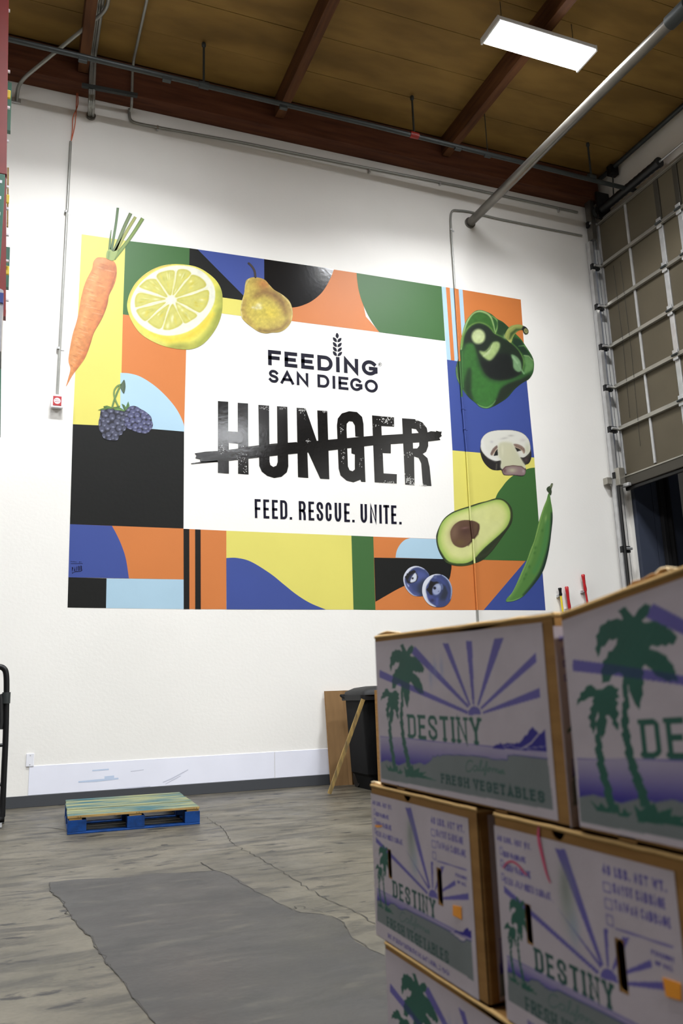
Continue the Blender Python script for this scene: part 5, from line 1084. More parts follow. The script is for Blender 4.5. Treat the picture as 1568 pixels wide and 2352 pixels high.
tool(1285, 1350, 'broom with a black grip and yellow shaft, left of the hanging tools', M['blackmetal'], M['yellow'], 1.2, 'broom', .05, 'wall_broom', .11)
tool(1300.5, 1347, 'shovel with a red grip hanging between the broom and the taller tool', M['red'], M['red'], 1.25, 'blade', .06, 'wall_shovel')
tool(1338, 1319, 'red handled tool hanging highest and rightmost on the wall', M['red'], M['red'], 1.35, 'blade', .08, 'wall_shovel', .24)
# ------------------------------------------------------------------ left edge: hand truck and pallet rack
YH = 8.35
ht = wobj('hand_truck', 'black hand truck frame standing at the left edge by the wall', 'hand truck', loc=tuple(onY(6, 1850, YH)*np.array([1, 1, 0])))
R_ = [onY(x, y, YH) for x, y in ((-2, 1531), (8, 1535), (14, 1548), (15, 1590), (13, 1690), (9, 1780), (6.5, 1846))]; R_[-1][2] = .06
MB().tube(cat(R_, 4, False), .026, 12).build('frame_rail', M['blackmetal'], ht)
c_ = R_[3]; MB().tube([c_, c_-np.array([0, 0, .1])], .036, 12).build('rail_collar', M['darkpipe'], ht)
Lp = [p-np.array([.42, 0, 0]) for p in R_]; Lp[0] = R_[0]-np.array([.2, 0, 0]); Lp[1] = R_[0]-np.array([.26, 0, 0]); Lp[2] = R_[2]-np.array([.36, 0, 0])
MB().tube(cat(Lp, 4, False), .026, 12).build('frame_rail', M['blackmetal'], ht)
MB().tube([R_[0], Lp[0]], .03, 12).build('top_grip', M['black'], ht)
for k in (3, 4, 5): MB().tube([R_[k]-np.array([0, .0, .08]), Lp[k]-np.array([0, 0, .08])], .016, 8).build('crossbar', M['blackmetal'], ht)
i1 = [onY(x, y, YH) for x, y in ((-1, 1595), (1.5, 1605), (2, 1660), (0, 1675))]
MB().tube(i1, .03, 8).build('hand_guard', M['black'], ht)
for s_ in (R_[-1], Lp[-1]): MB().tube([s_+np.array([-.03, .08, .045]), s_+np.array([.02, .08, .045])], .1, 18).build('wheel', M['black'], ht)
MB().box((Lp[-1][0]-.02, YH-.28, .005), (R_[-1][0]+.0, YH+.02, .012)).build('toe_plate', M['steel'], ht)
fixp(ht)
YR = 6.0
rk = wobj('pallet_rack', 'red and green steel pallet rack upright at the left edge', 'pallet rack', loc=(-.4, YR, 0))
rt = onY(20, -40, YR); rb = onY(14, 735, YR)
def prism_seg(a, b, wx, wy, nm, mat, par):
    a = np.array(a, float); b = np.array(b, float); MB().obox(a-np.array([wx, 0, 0]), (wx, 0, 0), (0, wy, 0), b-a).build(nm, mat, par)
prism_seg(onY(17, -40, YR), onY(13.5, 725, YR), .14, .09, 'upright_post', M['redpaint'], rk)
prism_seg(onY(20.5, -40, YR+.1), onY(15, 395, YR+.1), .05, .06, 'upright_flange', M['redpaint'], rk)
prism_seg(onY(16, 385, YR-.02), onY(16, 400, YR-.02), .2, .06, 'beam_clip', M['redpaint'], rk)
prism_seg(onY(14, 712, YR-.02), onY(13, 727, YR-.02), .2, .06, 'beam_clip', M['redpaint'], rk)
g0, g1 = onY(12, 401, YR-.12), onY(-7, 740, YR-.12); prism_seg(g1, g0, .09, .05, 'rack_beam', M['greenpaint'], rk)
for k in range(9):
    p = g0+(g1-g0)*(k+.5)/9; MB().box((p[0]-.035, YR-.123, p[2]-.012), (p[0]-.018, YR-.1195, p[2]+.012)).build('beam_slot', M['plate'], rk)
prism_seg(onY(27, 190, YR+.5), onY(24, 300, YR+.5), .05, .05, 'rear_upright', M['greenpaint'], rk)
prism_seg(onY(23, 568, YR+.5), onY(20, 660, YR+.5), .05, .05, 'rear_upright', M['greenpaint'], rk)
prism_seg(onY(20.5, 385, YR+.4), onY(19, 520, YR+.4), .012, .02, 'wooden_edge', M['deckedge'], rk)
for y in (25, 165, 248, 325, 430, 480, 540, 600, 690):
    p = onY(20+(3 if y < 300 else 0), y, YR+.3); MB().box((p[0]-.04, YR+.29, p[2]-.008), (p[0], YR+.31, p[2]+.008)).build('rack_bolt', M['plate'], rk)
for y in (218, 458, 622):
    p = onY(24 if y < 300 else 21, y, YR+.35); MB().box((p[0]-.05, YR+.34, p[2]-.035), (p[0], YR+.36, p[2]+.035), .004).build('safety_clip', M['yellow'], rk)
prism_seg(onY(4, 715, YR+.1), onY(1, 1000, YR+.1), .06, .05, 'rack_frame', M['greenpaint'], rk)
fixp(rk)
wl_ = wobj('wrapped_goods', 'shrink wrapped pale goods on the rack just inside the left edge', 'wrapped goods', loc=tuple(onY(0, 850, YR-.15)))
p = onY(8, 716, YR-.15); q = onY(3, 850, YR-.15)
loft([ring_box(q[2], q[0]-.6, q[0]-.0, YR-.5, YR-.15, .03), ring_box((p[2]+q[2])/2, q[0]-.6, (p[0]+q[0])/2+.0, YR-.5, YR-.15, .03), ring_box(p[2], p[0]-.6, p[0], YR-.5, YR-.15, .03)]).build('wrapped_stack', M['wrap'], wl_)
MB().box((p[0]-.05, YR-.505, p[2]-.1), (p[0]+.002, YR-.3, p[2]-.03)).build('blue_label', PM['B'], wl_)
fixp(wl_)
# ------------------------------------------------------------------ stacked vegetable cartons
XS = .826
CL, CW, CH = .7015, .4715, .3364
def homog(src, dst):
    A = []; b = []
    for (x, y), (u, v) in zip(src, dst):
        A += [[x, y, 1, 0, 0, 0, -u*x, -u*y], [0, 0, 0, x, y, 1, -v*x, -v*y]]; b += [u, v]
    h = np.append(np.linalg.solve(np.array(A, float), np.array(b, float)), 1).reshape(3, 3)
    def f(pts):
        P = np.c_[np.array(pts, float), np.ones(len(pts))] @ h.T; return P[:, :2]/P[:, 2:]
    return f
def mm_canvas(W, H, res, bg):
    return Cv(int(H*res), int(W*res), lambda P: np.c_[P[:, 0]*res, (H-P[:, 1])*res], res, bg)
LW, LH, EW = CL*1000, CH*1000, CW*1000
HL = homog([(80, 262), (1445, 80), (1500, 1704), (100, 1380)], [(0, LH), (LW, LH), (LW, 0), (0, 0)])
HE = homog([(53, 82), (1072, 362), (1140, 2190), (99, 1501)], [(0, LH), (EW, LH), (EW, 0), (0, 0)])
cWH = (206, 195, 204); cGR = (40, 98, 84); cPU = (108, 100, 178); cDP = (44, 34, 148); cLD = (126, 134, 136)
def rect_of(h, tl, br, bl=None, tr=None):
    P = h([tl, br]+([bl] if bl else [])+([tr] if tr else [])); x0 = min(P[0][0], P[2][0]) if bl else P[0][0]
    x1 = (P[1][0]+P[-1][0])/2 if tr else P[1][0]; y1 = P[0][1] if not tr else (P[0][1]+P[-1][1])/2; y0 = P[1][1] if not bl else (P[1][1]+P[2][1])/2
    return x0, y0, x1, y1
def put_text(cv, text, rc, t, st, col, a=.95, gap=.2, slabw=.16):
    x0, y0, x1, y1 = rc; cv.polys([[(x0+u, y0+v) for u, v in q] for q in layout(text, x1-x0, y1-y0, t, st, gap, slabw)], col, a)
crown = [(275, 335), (300, 322), (312, 352), (326, 380), (345, 348), (365, 332), (382, 345), (372, 385), (350, 410), (365, 422), (385, 418), (400, 428), (412, 445), (422, 452), (432, 470), (442, 480), (458, 515), (445, 545), (430, 538), (418, 545), (405, 535), (395, 542), (375, 528), (366, 540), (395, 560), (405, 575), (420, 590), (425, 610), (440, 640), (442, 670), (450, 708), (430, 700), (420, 705), (405, 690), (395, 680), (380, 668), (370, 640), (350, 610), (340, 620), (345, 650), (338, 668), (343, 690), (335, 710), (338, 740), (325, 780), (322, 815), (308, 785), (300, 750), (292, 720), (290, 680), (275, 640), (262, 625), (240, 635), (232, 660), (205, 665), (208, 620), (203, 610), (214, 580), (212, 560), (228, 545), (232, 520), (248, 515), (262, 490), (266, 462), (250, 470), (240, 460), (222, 490), (212, 485), (206, 515), (198, 535), (190, 490), (198, 470), (195, 430), (208, 410), (210, 385), (228, 380), (240, 365), (256, 372), (272, 368), (290, 385), (286, 360)]
crown2 = [(205, 695), (185, 690), (170, 662), (150, 668), (145, 685), (130, 695), (128, 715), (118, 725), (115, 756), (130, 738), (145, 735), (160, 722), (178, 722), (168, 745), (172, 760), (158, 780), (162, 800), (150, 820), (158, 845), (154, 865), (163, 885), (165, 912), (172, 880), (178, 860), (176, 830), (186, 800), (192, 780), (198, 800), (190, 840), (196, 870), (188, 900), (192, 932), (204, 905), (208, 880), (214, 850), (210, 820), (220, 820), (232, 850), (228, 865), (238, 880), (248, 902), (252, 870), (244, 850), (256, 820), (246, 790), (256, 770), (246, 750), (262, 740), (252, 720), (262, 705), (248, 695), (240, 680), (222, 678)]
trunk = [(278, 640), (270, 700), (274, 760), (266, 775), (264, 840), (258, 850), (262, 905), (256, 915), (268, 985), (262, 1000), (274, 1060), (270, 1070), (284, 1120), (280, 1132), (296, 1190), (300, 1250), (340, 1262), (322, 1200), (328, 1190), (312, 1140), (316, 1130), (300, 1085), (304, 1070), (290, 1020), (294, 1005), (284, 950), (288, 935), (280, 880), (286, 865), (282, 810), (292, 795), (288, 740), (292, 660)]
trunk2 = [(188, 770), (186, 830), (176, 850), (178, 900), (168, 915), (172, 965), (165, 980), (174, 1035), (168, 1050), (178, 1100), (176, 1120), (190, 1170), (186, 1190), (198, 1260), (224, 1270), (212, 1190), (216, 1175), (202, 1120), (206, 1105), (194, 1050), (198, 1035), (190, 985), (194, 970), (188, 920), (194, 905), (196, 850), (198, 780)]
grass = [[(140, 1225), (165, 1260), (175, 1235), (190, 1262), (230, 1240), (235, 1275), (222, 1285), (160, 1280)], [(215, 1262), (240, 1285), (250, 1262), (262, 1285), (275, 1275), (262, 1300), (232, 1300)], [(280, 1240), (300, 1270), (345, 1235), (355, 1275), (400, 1255), (392, 1290), (450, 1290), (420, 1310), (520, 1350), (400, 1330), (290, 1322)]]
coast = [(103, 1210), (150, 1198), (190, 1212), (240, 1237), (300, 1213), (350, 1230), (400, 1217), (440, 1232), (470, 1215), (495, 1190), (500, 1168), (520, 1178), (540, 1160), (552, 1172), (580, 1160), (700, 1163), (860, 1172), (960, 1195), (1058, 1200), (1062, 1165), (1150, 1165), (1250, 1180), (1355, 1192)]
mount = [(950, 1115), (970, 1088), (1000, 1085), (1010, 1072), (1030, 1085), (1060, 1076), (1110, 1080), (1160, 1068), (1180, 1045), (1195, 1020), (1215, 1010), (1225, 985), (1255, 955), (1275, 978), (1290, 990), (1300, 1010), (1320, 1000), (1345, 972), (1352, 1140), (1150, 1125)]
rays = [[(110, 520), (780, 835), (775, 860), (110, 580)], [(352, 385), (392, 342), (790, 795), (778, 812)], [(603, 318), (648, 318), (802, 790), (790, 797)], [(782, 300), (830, 300), (830, 785), (816, 785)], [(1000, 283), (1072, 275), (862, 797), (850, 790)], [(1305, 392), (1307, 465), (882, 824), (872, 808)], [(1322, 660), (1325, 732), (892, 857), (888, 840)]]
sun = [(780, 868), (783, 835), (800, 808), (826, 797), (852, 806), (870, 826), (877, 858)]
script = [[(800, 1215), (785, 1205), (762, 1215), (748, 1250), (752, 1280), (775, 1285), (795, 1265)], [(830, 1250), (812, 1245), (802, 1265), (812, 1282), (832, 1268), (836, 1248), (838, 1280), (850, 1270)], [(850, 1270), (868, 1215), (862, 1205), (852, 1240), (856, 1282), (872, 1268)], [(878, 1252), (874, 1280), (886, 1276)], [(886, 1276), (908, 1230), (902, 1212), (894, 1250), (882, 1310), (888, 1310), (904, 1268)], [(920, 1256), (906, 1272), (916, 1286), (928, 1272), (920, 1256), (936, 1268)], [(940, 1262), (944, 1290), (950, 1268), (960, 1266)], [(966, 1268), (966, 1292), (976, 1270), (984, 1274), (984, 1296), (992, 1288)], [(996, 1274), (996, 1298), (1004, 1292)], [(1022, 1278), (1006, 1282), (1008, 1300), (1020, 1296), (1026, 1278), (1028, 1302), (1034, 1300)]]
def sea_paint(cv, mp, line_l, line_r, depth, tilt=0):
    """graded printed sea below the horizon line (a feature of the printed artwork)"""
    Y, X = np.mgrid[0:cv.h, 0:cv.w]; a, b = cv.T(np.array([line_l, line_r]))
    t = (Y-(a[1]+(X-a[0])*(b[1]-a[1])/(b[0]-a[0])))/(depth*cv.u)
    return np.clip(t, 0, 1)**1.6*(t > 0)
def long_print():
    cv = mm_canvas(LW, LH, 1.5, cWH)
    H_ = lambda p: HL(p)
    for r in rays: cv.poly(H_(r), cPU)
    cv.poly(H_(sun), cPU)
    hl, hr = H_([(105, 1020), (1352, 1140)]); land = H_(coast+[(1380, 1572), (103, 1335)])
    g = sea_paint(cv, None, hl, hr, abs(H_([(240, 1030)])[0][1]-H_([(240, 1235)])[0][1]))
    sea_m = cv.mask_poly(H_([(105, 1020), (1352, 1140), (1355, 1192), (1000, 1230), (500, 1250), (103, 1240)]))
    cv.put(sea_m*.28, cPU); cv.put(sea_m*g, cDP); cv.line([hl, hr], 1.3, cPU)
    cv.poly(land, cLD); cv.line(H_(coast), 1.6, (84, 84, 150)); cv.poly(H_(mount), cDP)
    cv.line(H_([(1298, 1010), (1270, 1040), (1240, 1075), (1200, 1100), (1160, 1120)]), 2.4, cWH); cv.line(H_([(1030, 1105), (1090, 1090), (1130, 1115), (1250, 1110), (1350, 1100)]), 1.6, (150, 146, 196))
    for p in (crown, crown2, trunk, trunk2, *grass): cv.poly(H_(p), cGR)
    cv.put(cv.mask_poly(H_(crown))*cv.mask_poly(H_(rays[0])), (44, 56, 120), .6)
    put_text(cv, 'DESTINY', rect_of(H_, (322, 855), (862, 1090), (318, 1042), (890, 874)), 10, 's', cGR, .97, .16, .1)
    for s_ in script: cv.line(H_(s_), 1.7, cGR, smooth=4)
    put_text(cv, 'FRESH VEGETABLES', rect_of(H_, (555, 1310), (1318, 1508), (560, 1385), (1325, 1410)), 5.6, 's', (42, 82, 78), .97, .16, .1)
    for c_ in ((540, 520), (590, 510), (505, 580)): cv.blob(H_([c_])[0], 9, 22, (150, 160, 200), .5)
    cv.mottle(60, .05, 3); return cv
def end_print(stain=0):
    cv = mm_canvas(EW, LH, 1.6, cWH)
    H_ = lambda p: HE(p)
    for r in ([(97, 595), (590, 1130), (583, 1152), (100, 645)], [(340, 648), (362, 690), (605, 1092), (597, 1110)], [(385, 330), (440, 335), (614, 1085), (600, 1092)], [(622, 850), (643, 850), (640, 1102), (630, 1102)], [(715, 895), (752, 900), (665, 1118), (655, 1106)], [(850, 1028), (855, 1078), (695, 1148), (690, 1132)], [(975, 1155), (975, 1218), (690, 1202), (688, 1185)]): cv.poly(H_(r), cPU)
    cv.poly(H_([(594, 1168), (598, 1135), (612, 1112), (630, 1106), (655, 1120), (675, 1150), (684, 1196)]), cPU)
    hl, hr = H_([(105, 1075), (990, 1565)]); co = [(105, 1180), (150, 1195), (190, 1225), (215, 1235), (235, 1215), (270, 1225), (310, 1265), (345, 1280), (375, 1275), (500, 1340), (650, 1420), (780, 1490), (900, 1590), (925, 1592), (945, 1575), (993, 1592)]
    sm_ = cv.mask_poly(H_([(105, 1075), (990, 1565), (1000, 1600), (600, 1400), (105, 1210)])); g = sea_paint(cv, None, hl, hr, 26)
    cv.put(sm_*.35, cPU); cv.put(sm_*g, cDP); cv.line([hl, hr], 1.3, cPU)
    cv.poly(H_(co+[(1005, 1950), (105, 1368)]), cLD); cv.line(H_(co), 1.8, (60, 70, 130)); cv.poly(H_([(830, 1500), (850, 1490), (880, 1500), (915, 1505), (935, 1480), (960, 1468), (975, 1500), (990, 1492), (993, 1568)]), cDP)
    # palms (the long side's palms, smaller)
    P0 = H_([(112, 1100), (215, 700)]); src = HL([(105, 1330), (460, 322)])
    A_ = H_([(105, 1225), (240, 700)]); sx = (A_[1][0]-A_[0][0])/(HL([(460, 600)])[0][0]-HL([(115, 600)])[0][0]); sy = (A_[1][1]-A_[0][1])/(HL([(300, 322)])[0][1]-HL([(300, 1300)])[0][1])
    o_ = HL([(115, 600)])[0][0]; oy_ = HL([(300, 322)])[0][1]
    mp = lambda p: np.c_[(HL(p)[:, 0]-o_)*sx+A_[0][0], (HL(p)[:, 1]-oy_)*sy+A_[1][1]]
    for p in (crown, crown2, trunk, trunk2, *grass): cv.poly(mp(p), cGR)
    put_text(cv, 'DESTINY', rect_of(H_, (252, 1000), (650, 1375), (256, 1160), (672, 1205)), 7.4, 's', (36, 86, 78), .97, .2, .1)
    for s_ in script:
        q = HL(s_); a = HL([(745, 1285), (1032, 1210)]); b = H_([(318, 1360), (598, 1440)]); x = b[0][0]+(q[:, 0]-a[0][0])/(a[1][0]-a[0][0])*(b[1][0]-b[0][0]); y = b[0][1]-4+(q[:, 1]-a[0][1])*1.0
        cv.line(np.c_[x, y], 1.4, (70, 110, 105), smooth=4)
    put_text(cv, 'FRESH VEGETABLES', rect_of(H_, (195, 1335), (772, 1785), (200, 1440), (775, 1670)), 4.4, 's', (42, 82, 78), .97, .16, .1)
    put_text(cv, 'DIST. BY DESTINY DISTRIBUTING INC. SANTA MARIA, CA 93456', rect_of(H_, (205, 1490), (775, 1895), (207, 1532), (775, 1850)), 1.6, 'c', cDP, .85, .3)
    for tx, a, b, c, d in (('40 LBS. NET WT.', (68, 240), (258, 352), (72, 285), (258, 305)), ('RED CABBAGE', (100, 348), (222, 442), (102, 392), (222, 400)), ('GREEN CABBAGE', (102, 430), (247, 552), (104, 478), (247, 500)), ('CELLO WRAP GREEN CABBAGE', (102, 520), (352, 700), (104, 570), (352, 650)),
                           ('40 LBS. NET WT.', (628, 435), (948, 590), (630, 500), (948, 512)), ('SAVOY CABBAGE', (680, 555), (938, 700), (682, 622), (938, 625)), ('TAIWAN CABBAGE', (684, 670), (958, 818), (686, 728), (958, 745)), ('PRODUCT', (856, 972), (964, 1030), (856, 1008), (964, 995)), ('OF USA', (872, 1035), (955, 1092), (872, 1068), (955, 1058))):
        x0, y0, x1, y1 = rect_of(H_, a, b, c, d); put_text(cv, tx, (x0, y0, x1, y1), 3.3 if '40' in tx else (2.8 if len(tx) < 20 else 2.2), 'c', cPU if stain else (96, 88, 168), .95, .3)
    for a, b in (((630, 540), (668, 615)), ((636, 648), (674, 728)), ((640, 755), (674, 835)), ((82, 332), (98, 385)), ((84, 418), (100, 465)), ((88, 512), (102, 560))):
        p, q = H_([a, b]); cv.line([p, (q[0], p[1]), q, (p[0], q[1]), p], 1.8, cPU)
    cv.line(H_([(685, 845), (962, 942)]), 2.4, cPU)
    cv.blob(H_([(440, 680)])[0], 22, 46, (150, 160, 150), .7); cv.blob(H_([(430, 560)])[0], 12, 26, (130, 140, 130), .5); cv.blob(H_([(470, 860)])[0], 14, 26, (150, 172, 196), .5)
    cv.mottle(60, .05, 7); return cv
CVL, CVE = long_print(), end_print()
LR = rect_of(HL, (95, 305), (1428, 1645), (100, 1362), (1345, 165)); ER = rect_of(HE, (65, 180), (1050, 2130), (95, 1488), (990, 460))
M['print'] = attr_mat('printed_paper', .55, .05, 120, .25)
SLOT = []
for (xa_, ya_), (xb_, yb2) in (((226, 700), (234, 1003)), ((698, 898), (714, 1270))):
    p, q = HE([(xa_, ya_), (xb_, yb2)]); SLOT.append(((p[0]+q[0])/2000, q[1]/1000+.004, p[1]/1000-.004))
class Carton:
    def __init__(s, label, kind, Yf, Yn, zt, zb, X0=XS, group='cartons of fresh vegetables in the stack', dx=0., hi=True):
        s.kind = kind; s.Yf, s.Yn, s.zt, s.zb, s.X0 = Yf, Yn, zt, zb, X0+dx; s.D = CW if kind == 'long' else CL
        c = (s.X0+s.D/2, (Yf+Yn)/2, min(zb(Yf), zb(Yn))); s.o = np.array(c)
        s.root = empty('vegetable_carton', c, 0, label, 'carton', group)
        W = Yf-Yn
        # sides: (name, length, function(u in metres, v 0..1, d inward), print kind, resolution)
        fr = lambda u, v, d: (s.X0+d, Yf-u, zb(Yf-u)+(zt(Yf-u)-zb(Yf-u))*v)
        nr = lambda u, v, d: (s.X0+u, Yn+d, zb(Yn)+(zt(Yn)-zb(Yn))*v)
        bk = lambda u, v, d: (s.X0+s.D-d, Yn+u, zb(Yn+u)+(zt(Yn+u)-zb(Yn+u))*v)
        fa = lambda u, v, d: (s.X0+s.D-u, Yf-d, zb(Yf)+(zt(Yf)-zb(Yf))*v)
        kf, kn = ('L', 'E') if kind == 'long' else ('E', 'L')
        for f, ln, k, st in ((fr, W, kf, .002 if hi else .005), (nr, s.D, kn, .0028 if hi else .006), (bk, W, kf, .008), (fa, s.D, kn, .008)):
            s.side(f, ln, k, st, 22 if f in (nr, fa) and k == 'L' else 0)
        L = lambda p: tuple(np.array(p)-s.o)
        m = MB(); m.add([L((s.X0, Yf, zb(Yf))), L((s.X0+s.D, Yf, zb(Yf))), L((s.X0+s.D, Yn, zb(Yn))), L((s.X0, Yn, zb(Yn))),
                         L((s.X0, Yf, zb(Yf)+.004)), L((s.X0+s.D, Yf, zb(Yf)+.004)), L((s.X0+s.D, Yn, zb(Yn)+.004)), L((s.X0, Yn, zb(Yn)+.004))],
                        [(0, 1, 2, 3), (4, 7, 6, 5), (0, 4, 5, 1), (1, 5, 6, 2), (2, 6, 7, 3), (3, 7, 4, 0)]); m.build('base_panel', M['kraft'], s.root)
        for a, b in (((0, .497)), ((.503, 1))):
            m = MB(); V = []
            for z_ in (-.005, -.0005):
                for t, y in ((a, Yf), (b, Yf), (b, Yn), (a, Yn)): V.append(L((s.X0+s.D*t, y, zt(y)+z_)))
            m.add(V, [(0, 1, 2, 3), (4, 7, 6, 5), (0, 4, 5, 1), (1, 5, 6, 2), (2, 6, 7, 3), (3, 7, 4, 0)]); m.build('top_flap', M['kraft'], s.root)
        # folded top edge, slightly uneven
        for f, ln in ((fr, W), (nr, s.D)):
            n = 14; P = []
            rr = random.Random(int(Yf*1000))
            for i in range(n+1):
                p = np.array(f(ln*i/n, 1, .002)); p[2] += -.0045+rr.uniform(-.0008, .0008); P.append(p-s.o)
            MB().tube(P, .0045, 8).build('folded_edge', M['kraftedge'], s.root)
    def side(s, f, ln, k, st, inset=0):
        cw = (CL if k == 'L' else CW); sc = ln/cw; zs_ = CH
        L = lambda p: tuple(np.array(p)-s.o)
        # cardboard wall with notches and hand slots
        outer = []; R = .019/CH
        nt = [(.15, 0), (.72, 0)] if k == 'L' else [(.4, 1)]
        def notch(c, top):
            pts = []
            for i in range(9):
                a = pi*i/8; pts.append((c*ln-cos(a)*.019, (1-sin(a)*R*1.1) if top else sin(a)*R*1.1))
            return pts
        bot = []; 
        for c, tp in nt:
            if not tp: bot += notch(c, 0)
        top = []
        for c, tp in sorted(nt, reverse=True):
            if tp: top += notch(c, 1)[::-1]
        if k == 'L': top = notch(.66, 1)[::-1][2:-2]
        outer = [(0, 0)]+bot+[(ln, 0), (ln, 1)]+top+[(0, 1)]
        holes = []
        if k == 'E':
            for sx, z0, z1 in SLOT:
                w_ = .0095; x = sx*sc; h = []
                for i in range(7): a = pi*i/6; h.append((x+w_*cos(a), z1/CH-(w_/CH)*(1-sin(a))))
                for i in range(7): a = pi+pi*i/6; h.append((x+w_*cos(a), z0/CH+(w_/CH)*(1+sin(a))))
                holes.append(h)
        m = MB(); m.prism([outer]+holes, lambda u, v, d: L(f(u, v, d)), .0018); m.build('side_panel', M['kraft'], s.root)
        rc = LR if k == 'L' else ER; cv = CVL if k == 'L' else CVE; cwmm = cw*1000
        nx = int((rc[2]-rc[0])/1000/st); ny = int((rc[3]-rc[1])/1000/st)
        xs = np.linspace(rc[0], rc[2], nx+1); ys = np.linspace(rc[1], rc[3], ny+1); GX, GY = np.meshgrid(xs, ys)
        P = np.c_[GX.ravel(), GY.ravel()]; cols = cv.sample(P)
        bu = .0012
        sh_ = inset
        V = np.array([f((x+sh_)/(cwmm+sh_)*ln, y/LH, -.0007) for x, y in P])-s.o
        idx = np.arange((nx+1)*(ny+1)).reshape(ny+1, nx+1); F = np.stack([idx[:-1, :-1], idx[:-1, 1:], idx[1:, 1:], idx[1:, :-1]], -1).reshape(-1, 4)
        if k == 'E':
            cx_ = P[F].mean(1)/1000; keep = np.ones(len(F), bool)
            for sx, z0, z1 in SLOT: keep &= ~((abs(cx_[:, 0]-sx) < .0098) & (cx_[:, 1] > z0-.001) & (cx_[:, 1] < z1+.001))
            F = F[keep]
        me = bpy.data.meshes.new('printed_label'); me.vertices.add(len(V)); me.vertices.foreach_set('co', V.astype(np.float32).ravel())
        me.loops.add(len(F)*4); me.loops.foreach_set('vertex_index', F.ravel().astype(np.int32)); me.polygons.add(len(F))
        me.polygons.foreach_set('loop_start', np.arange(0, len(F)*4, 4, dtype=np.int32)); me.update(calc_edges=True)
        me.materials.append(M['print']); color_mesh(me, cols*.93); link(bpy.data.objects.new('printed_label', me), s.root)
def zline(a, b):
    P, Q = onX(*a, XS), onX(*b, XS); return lambda Y: P[2]+(Y-P[1])*(Q[2]-P[2])/(Q[1]-P[1])
def yav(*pts): return float(np.mean([onX(x, y, XS)[1] for x, y in pts]))
Z3a = zline((865, 1460), (1281, 1404.5)); Z3b = zline((1300, 1402), (1568, 1300)); Z32 = zline((870.6, 1802), (1284, 1897)); Z32b = lambda Y: Z32(Y)-.0
Z21 = zline((864, 2147), (1110, 2306)); zt2 = lambda Y: Z32(Y)-.0012
zt3a = lambda Y: Z3a(Y); z32u = lambda Y: Z32(Y)+.0002; zt1 = lambda Y: Z21(Y)-.0012; z21u = lambda Y: Z21(Y)+.0002
PB = float(min(Z21(1.85), Z21(.45))-CH*.985)
PALH = min(.16, max(.1, PB)); z0_ = lambda Y: PALH+.0035
y1f, y1n = yav((865, 1460), (870.6, 1802)), yav((1281, 1404), (1299, 1900)); y2f = yav((1300, 1402), (1325, 1900)); y2n = y2f-CL
ymf, ymn = yav((853, 1800), (864, 2145)), yav((1101, 1868), (1117, 2310)); ym2f = yav((1137, 1880), (1163, 2320)); ym2n = ym2f-CW
ylf = yav((886, 2182), (890, 2335))
t1 = Carton('upper left carton of the stack, palm trees and sun rays printed whole', 'long', y1f, y1n, zt3a, z32u)
t2 = Carton('upper right carton of the stack, cut off by the picture edge, torn paper on top', 'long', y2f, y2n, lambda Y: Z3b(Y), z32u, dx=-.002)
m1 = Carton('middle row carton at the left with two hand slots and an orange sticker', 'end', ymf, ymn, zt2, z21u)
m2 = Carton('middle row carton at the right with a pink marker line and hand slots', 'end', ym2f, ym2n, zt2, z21u)
m3 = Carton('middle row carton nearest the viewer, outside the picture at the lower right', 'end', ym2n-.012, ym2n-.012-CW, zt2, z21u, hi=False)
l1 = Carton('lowest carton in the picture, palm crown showing at the bottom edge', 'long', ylf, ylf-CL, zt1, z0_)
l2 = Carton('lowest row carton nearest the viewer, below the bottom edge of the picture', 'long', ylf-CL-.01, ylf-2*CL-.01, zt1, z0_, hi=False)
def onface(pts, X): return [onX(x, y, X) for x, y in pts]
def sticker(ct, pts, mat, name, d=.0022, label=None):
    V = [np.array(p)-ct.o for p in onface(pts, ct.X0)]; V = [v+np.array([-d, 0, 0]) for v in V]; B = [v+np.array([.0008, 0, 0]) for v in V]; n = len(V)
    o = mesh(name, V+B, [tuple(range(n)), tuple(range(n, 2*n))[::-1]]+[(i, i+n, (i+1) % n+n, (i+1) % n) for i in range(n)], mat, ct.root)
    if label: o['label'] = label
    return o
s1_ = Z(4.1125, 840, 1780, [(828, 1228), (908, 1245), (911, 1364), (830, 1325)]); sticker(m1, s1_, M['orange'], 'price_sticker', label='small orange sticker')
s2_ = Z(3.5, 1120, 1850, [(1412, 1380), (1560, 1430), (1562, 1568), (1440, 1533)]); sticker(m2, s2_, M['orange'], 'price_sticker', label='small orange sticker')
def ink(ct, pts, wd, mat, name, label=None):
    P = cat(pts, 4, False); n = len(P); W = np.interp(np.linspace(0, 1, n), np.linspace(0, 1, len(wd)), wd)/2; L_ = []; R_2 = []
    for i in range(n):
        d = P[min(i+1, n-1)]-P[max(i-1, 0)]; d /= np.linalg.norm(d); q = np.array([-d[1], d[0]]); L_.append(P[i]+q*W[i]); R_2.append(P[i]-q*W[i])
    V = [np.array(onX(x, y, ct.X0))-ct.o+np.array([-.0018, 0, 0]) for x, y in L_+R_2]
    o = mesh(name, V, [(i, i+1, n+i+1, n+i) for i in range(n-1)], mat, ct.root)
    if label: o['label'] = label
ink(m2, Z(3.5, 1120, 1850, [(415, 165), (412, 240), (425, 320), (450, 430), (480, 550), (510, 625)]), [3, 6, 7, 6, 4, 2], M['pink'], 'marker_line', 'pink marker stroke')
ink(m2, Z(3.5, 1120, 1850, [(128, 505), (160, 460), (200, 450), (250, 480), (290, 530), (322, 560)]), [2, 4, 5, 4, 4, 2], M['pink'], 'marker_line', 'pink marker stroke')
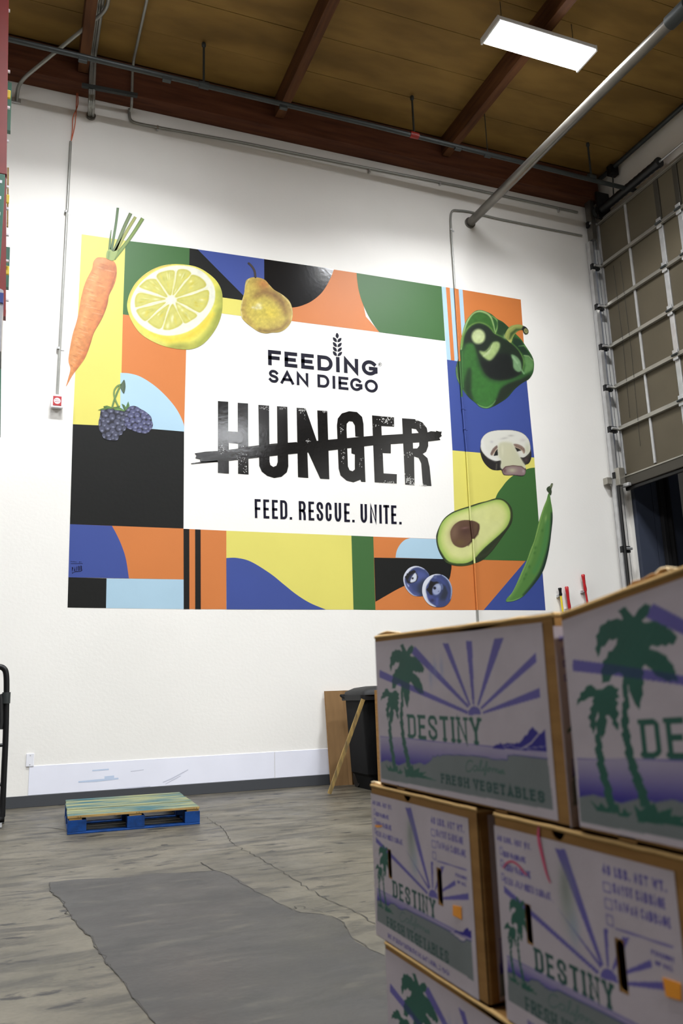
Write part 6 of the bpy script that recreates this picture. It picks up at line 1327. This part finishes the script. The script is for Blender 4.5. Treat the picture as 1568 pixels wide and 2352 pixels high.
ink(m1, Z(4.1125, 840, 1780, [(92, 478), (120, 484), (160, 480)]), [4, 6, 2], M['orange'], 'marker_line', 'faded orange marker stroke')
for ct in (m1,):
    for (a, b) in ((842, 1250), (842, 1262)): ink(ct, Z(4.1125, 840, 1780, [(a, b), (a+50, b+14)]), [.8, .8], M['ink'], 'sticker_print')
# torn paper and a lifted flap on the upper right carton
def crumple(ct, px_pts, Xd, mat, name, th=.003, amp=.01, seed=1):
    r = np.random.RandomState(seed); P = [onX(x, y, ct.X0+Xd)-ct.o for x, y in px_pts]; c = np.mean(P, 0); V = []; F = []
    n = len(P)
    for k, s_ in enumerate((1, .6, .25)):
        for p in P: q = c+(np.array(p)-c)*s_; V.append(q+np.array([r.normal(0, amp)+(.01 if k else 0), 0, r.normal(0, amp*.3)]))
    for k in range(2):
        for i in range(n): j = (i+1) % n; F.append((k*n+i, k*n+j, (k+1)*n+j, (k+1)*n+i))
    F.append(tuple(range(2*n, 3*n))); o = mesh(name, V, F, mat, ct.root, True)
    md = o.modifiers.new('thick', 'SOLIDIFY'); md.thickness = th; return o
zt_ = lambda y: y
crumple(t2, [(1490, 1322), (1500, 1309), (1518, 1303), (1532, 1298), (1560, 1302), (1600, 1300), (1600, 1318), (1568, 1318), (1520, 1326)], .05, M['cream'], 'torn_paper', seed=3)
crumple(t2, [(1440, 1350), (1458, 1336), (1478, 1326), (1500, 1318), (1530, 1316), (1520, 1334), (1480, 1342)], .03, M['kraft'], 'lifted_flap', amp=.004, seed=4)
crumple(t1, [(868, 1459), (874, 1452), (895, 1449), (915, 1450), (920, 1456), (895, 1460)], .02, M['cream'], 'lifted_flap', amp=.003, seed=6)
crumple(m1, [(853, 1803), (853, 1795), (862, 1794), (874, 1800), (874, 1811), (860, 1808)], .012, M['cream'], 'lifted_flap', amp=.003, seed=7)
make_pallet('wooden_pallet', (XS-.02, ylf-2*CL-.03, 0), 0, 'wooden pallet under the stack of vegetable cartons, below the picture', W=.9, D=2*CL+.06, H=PALH)
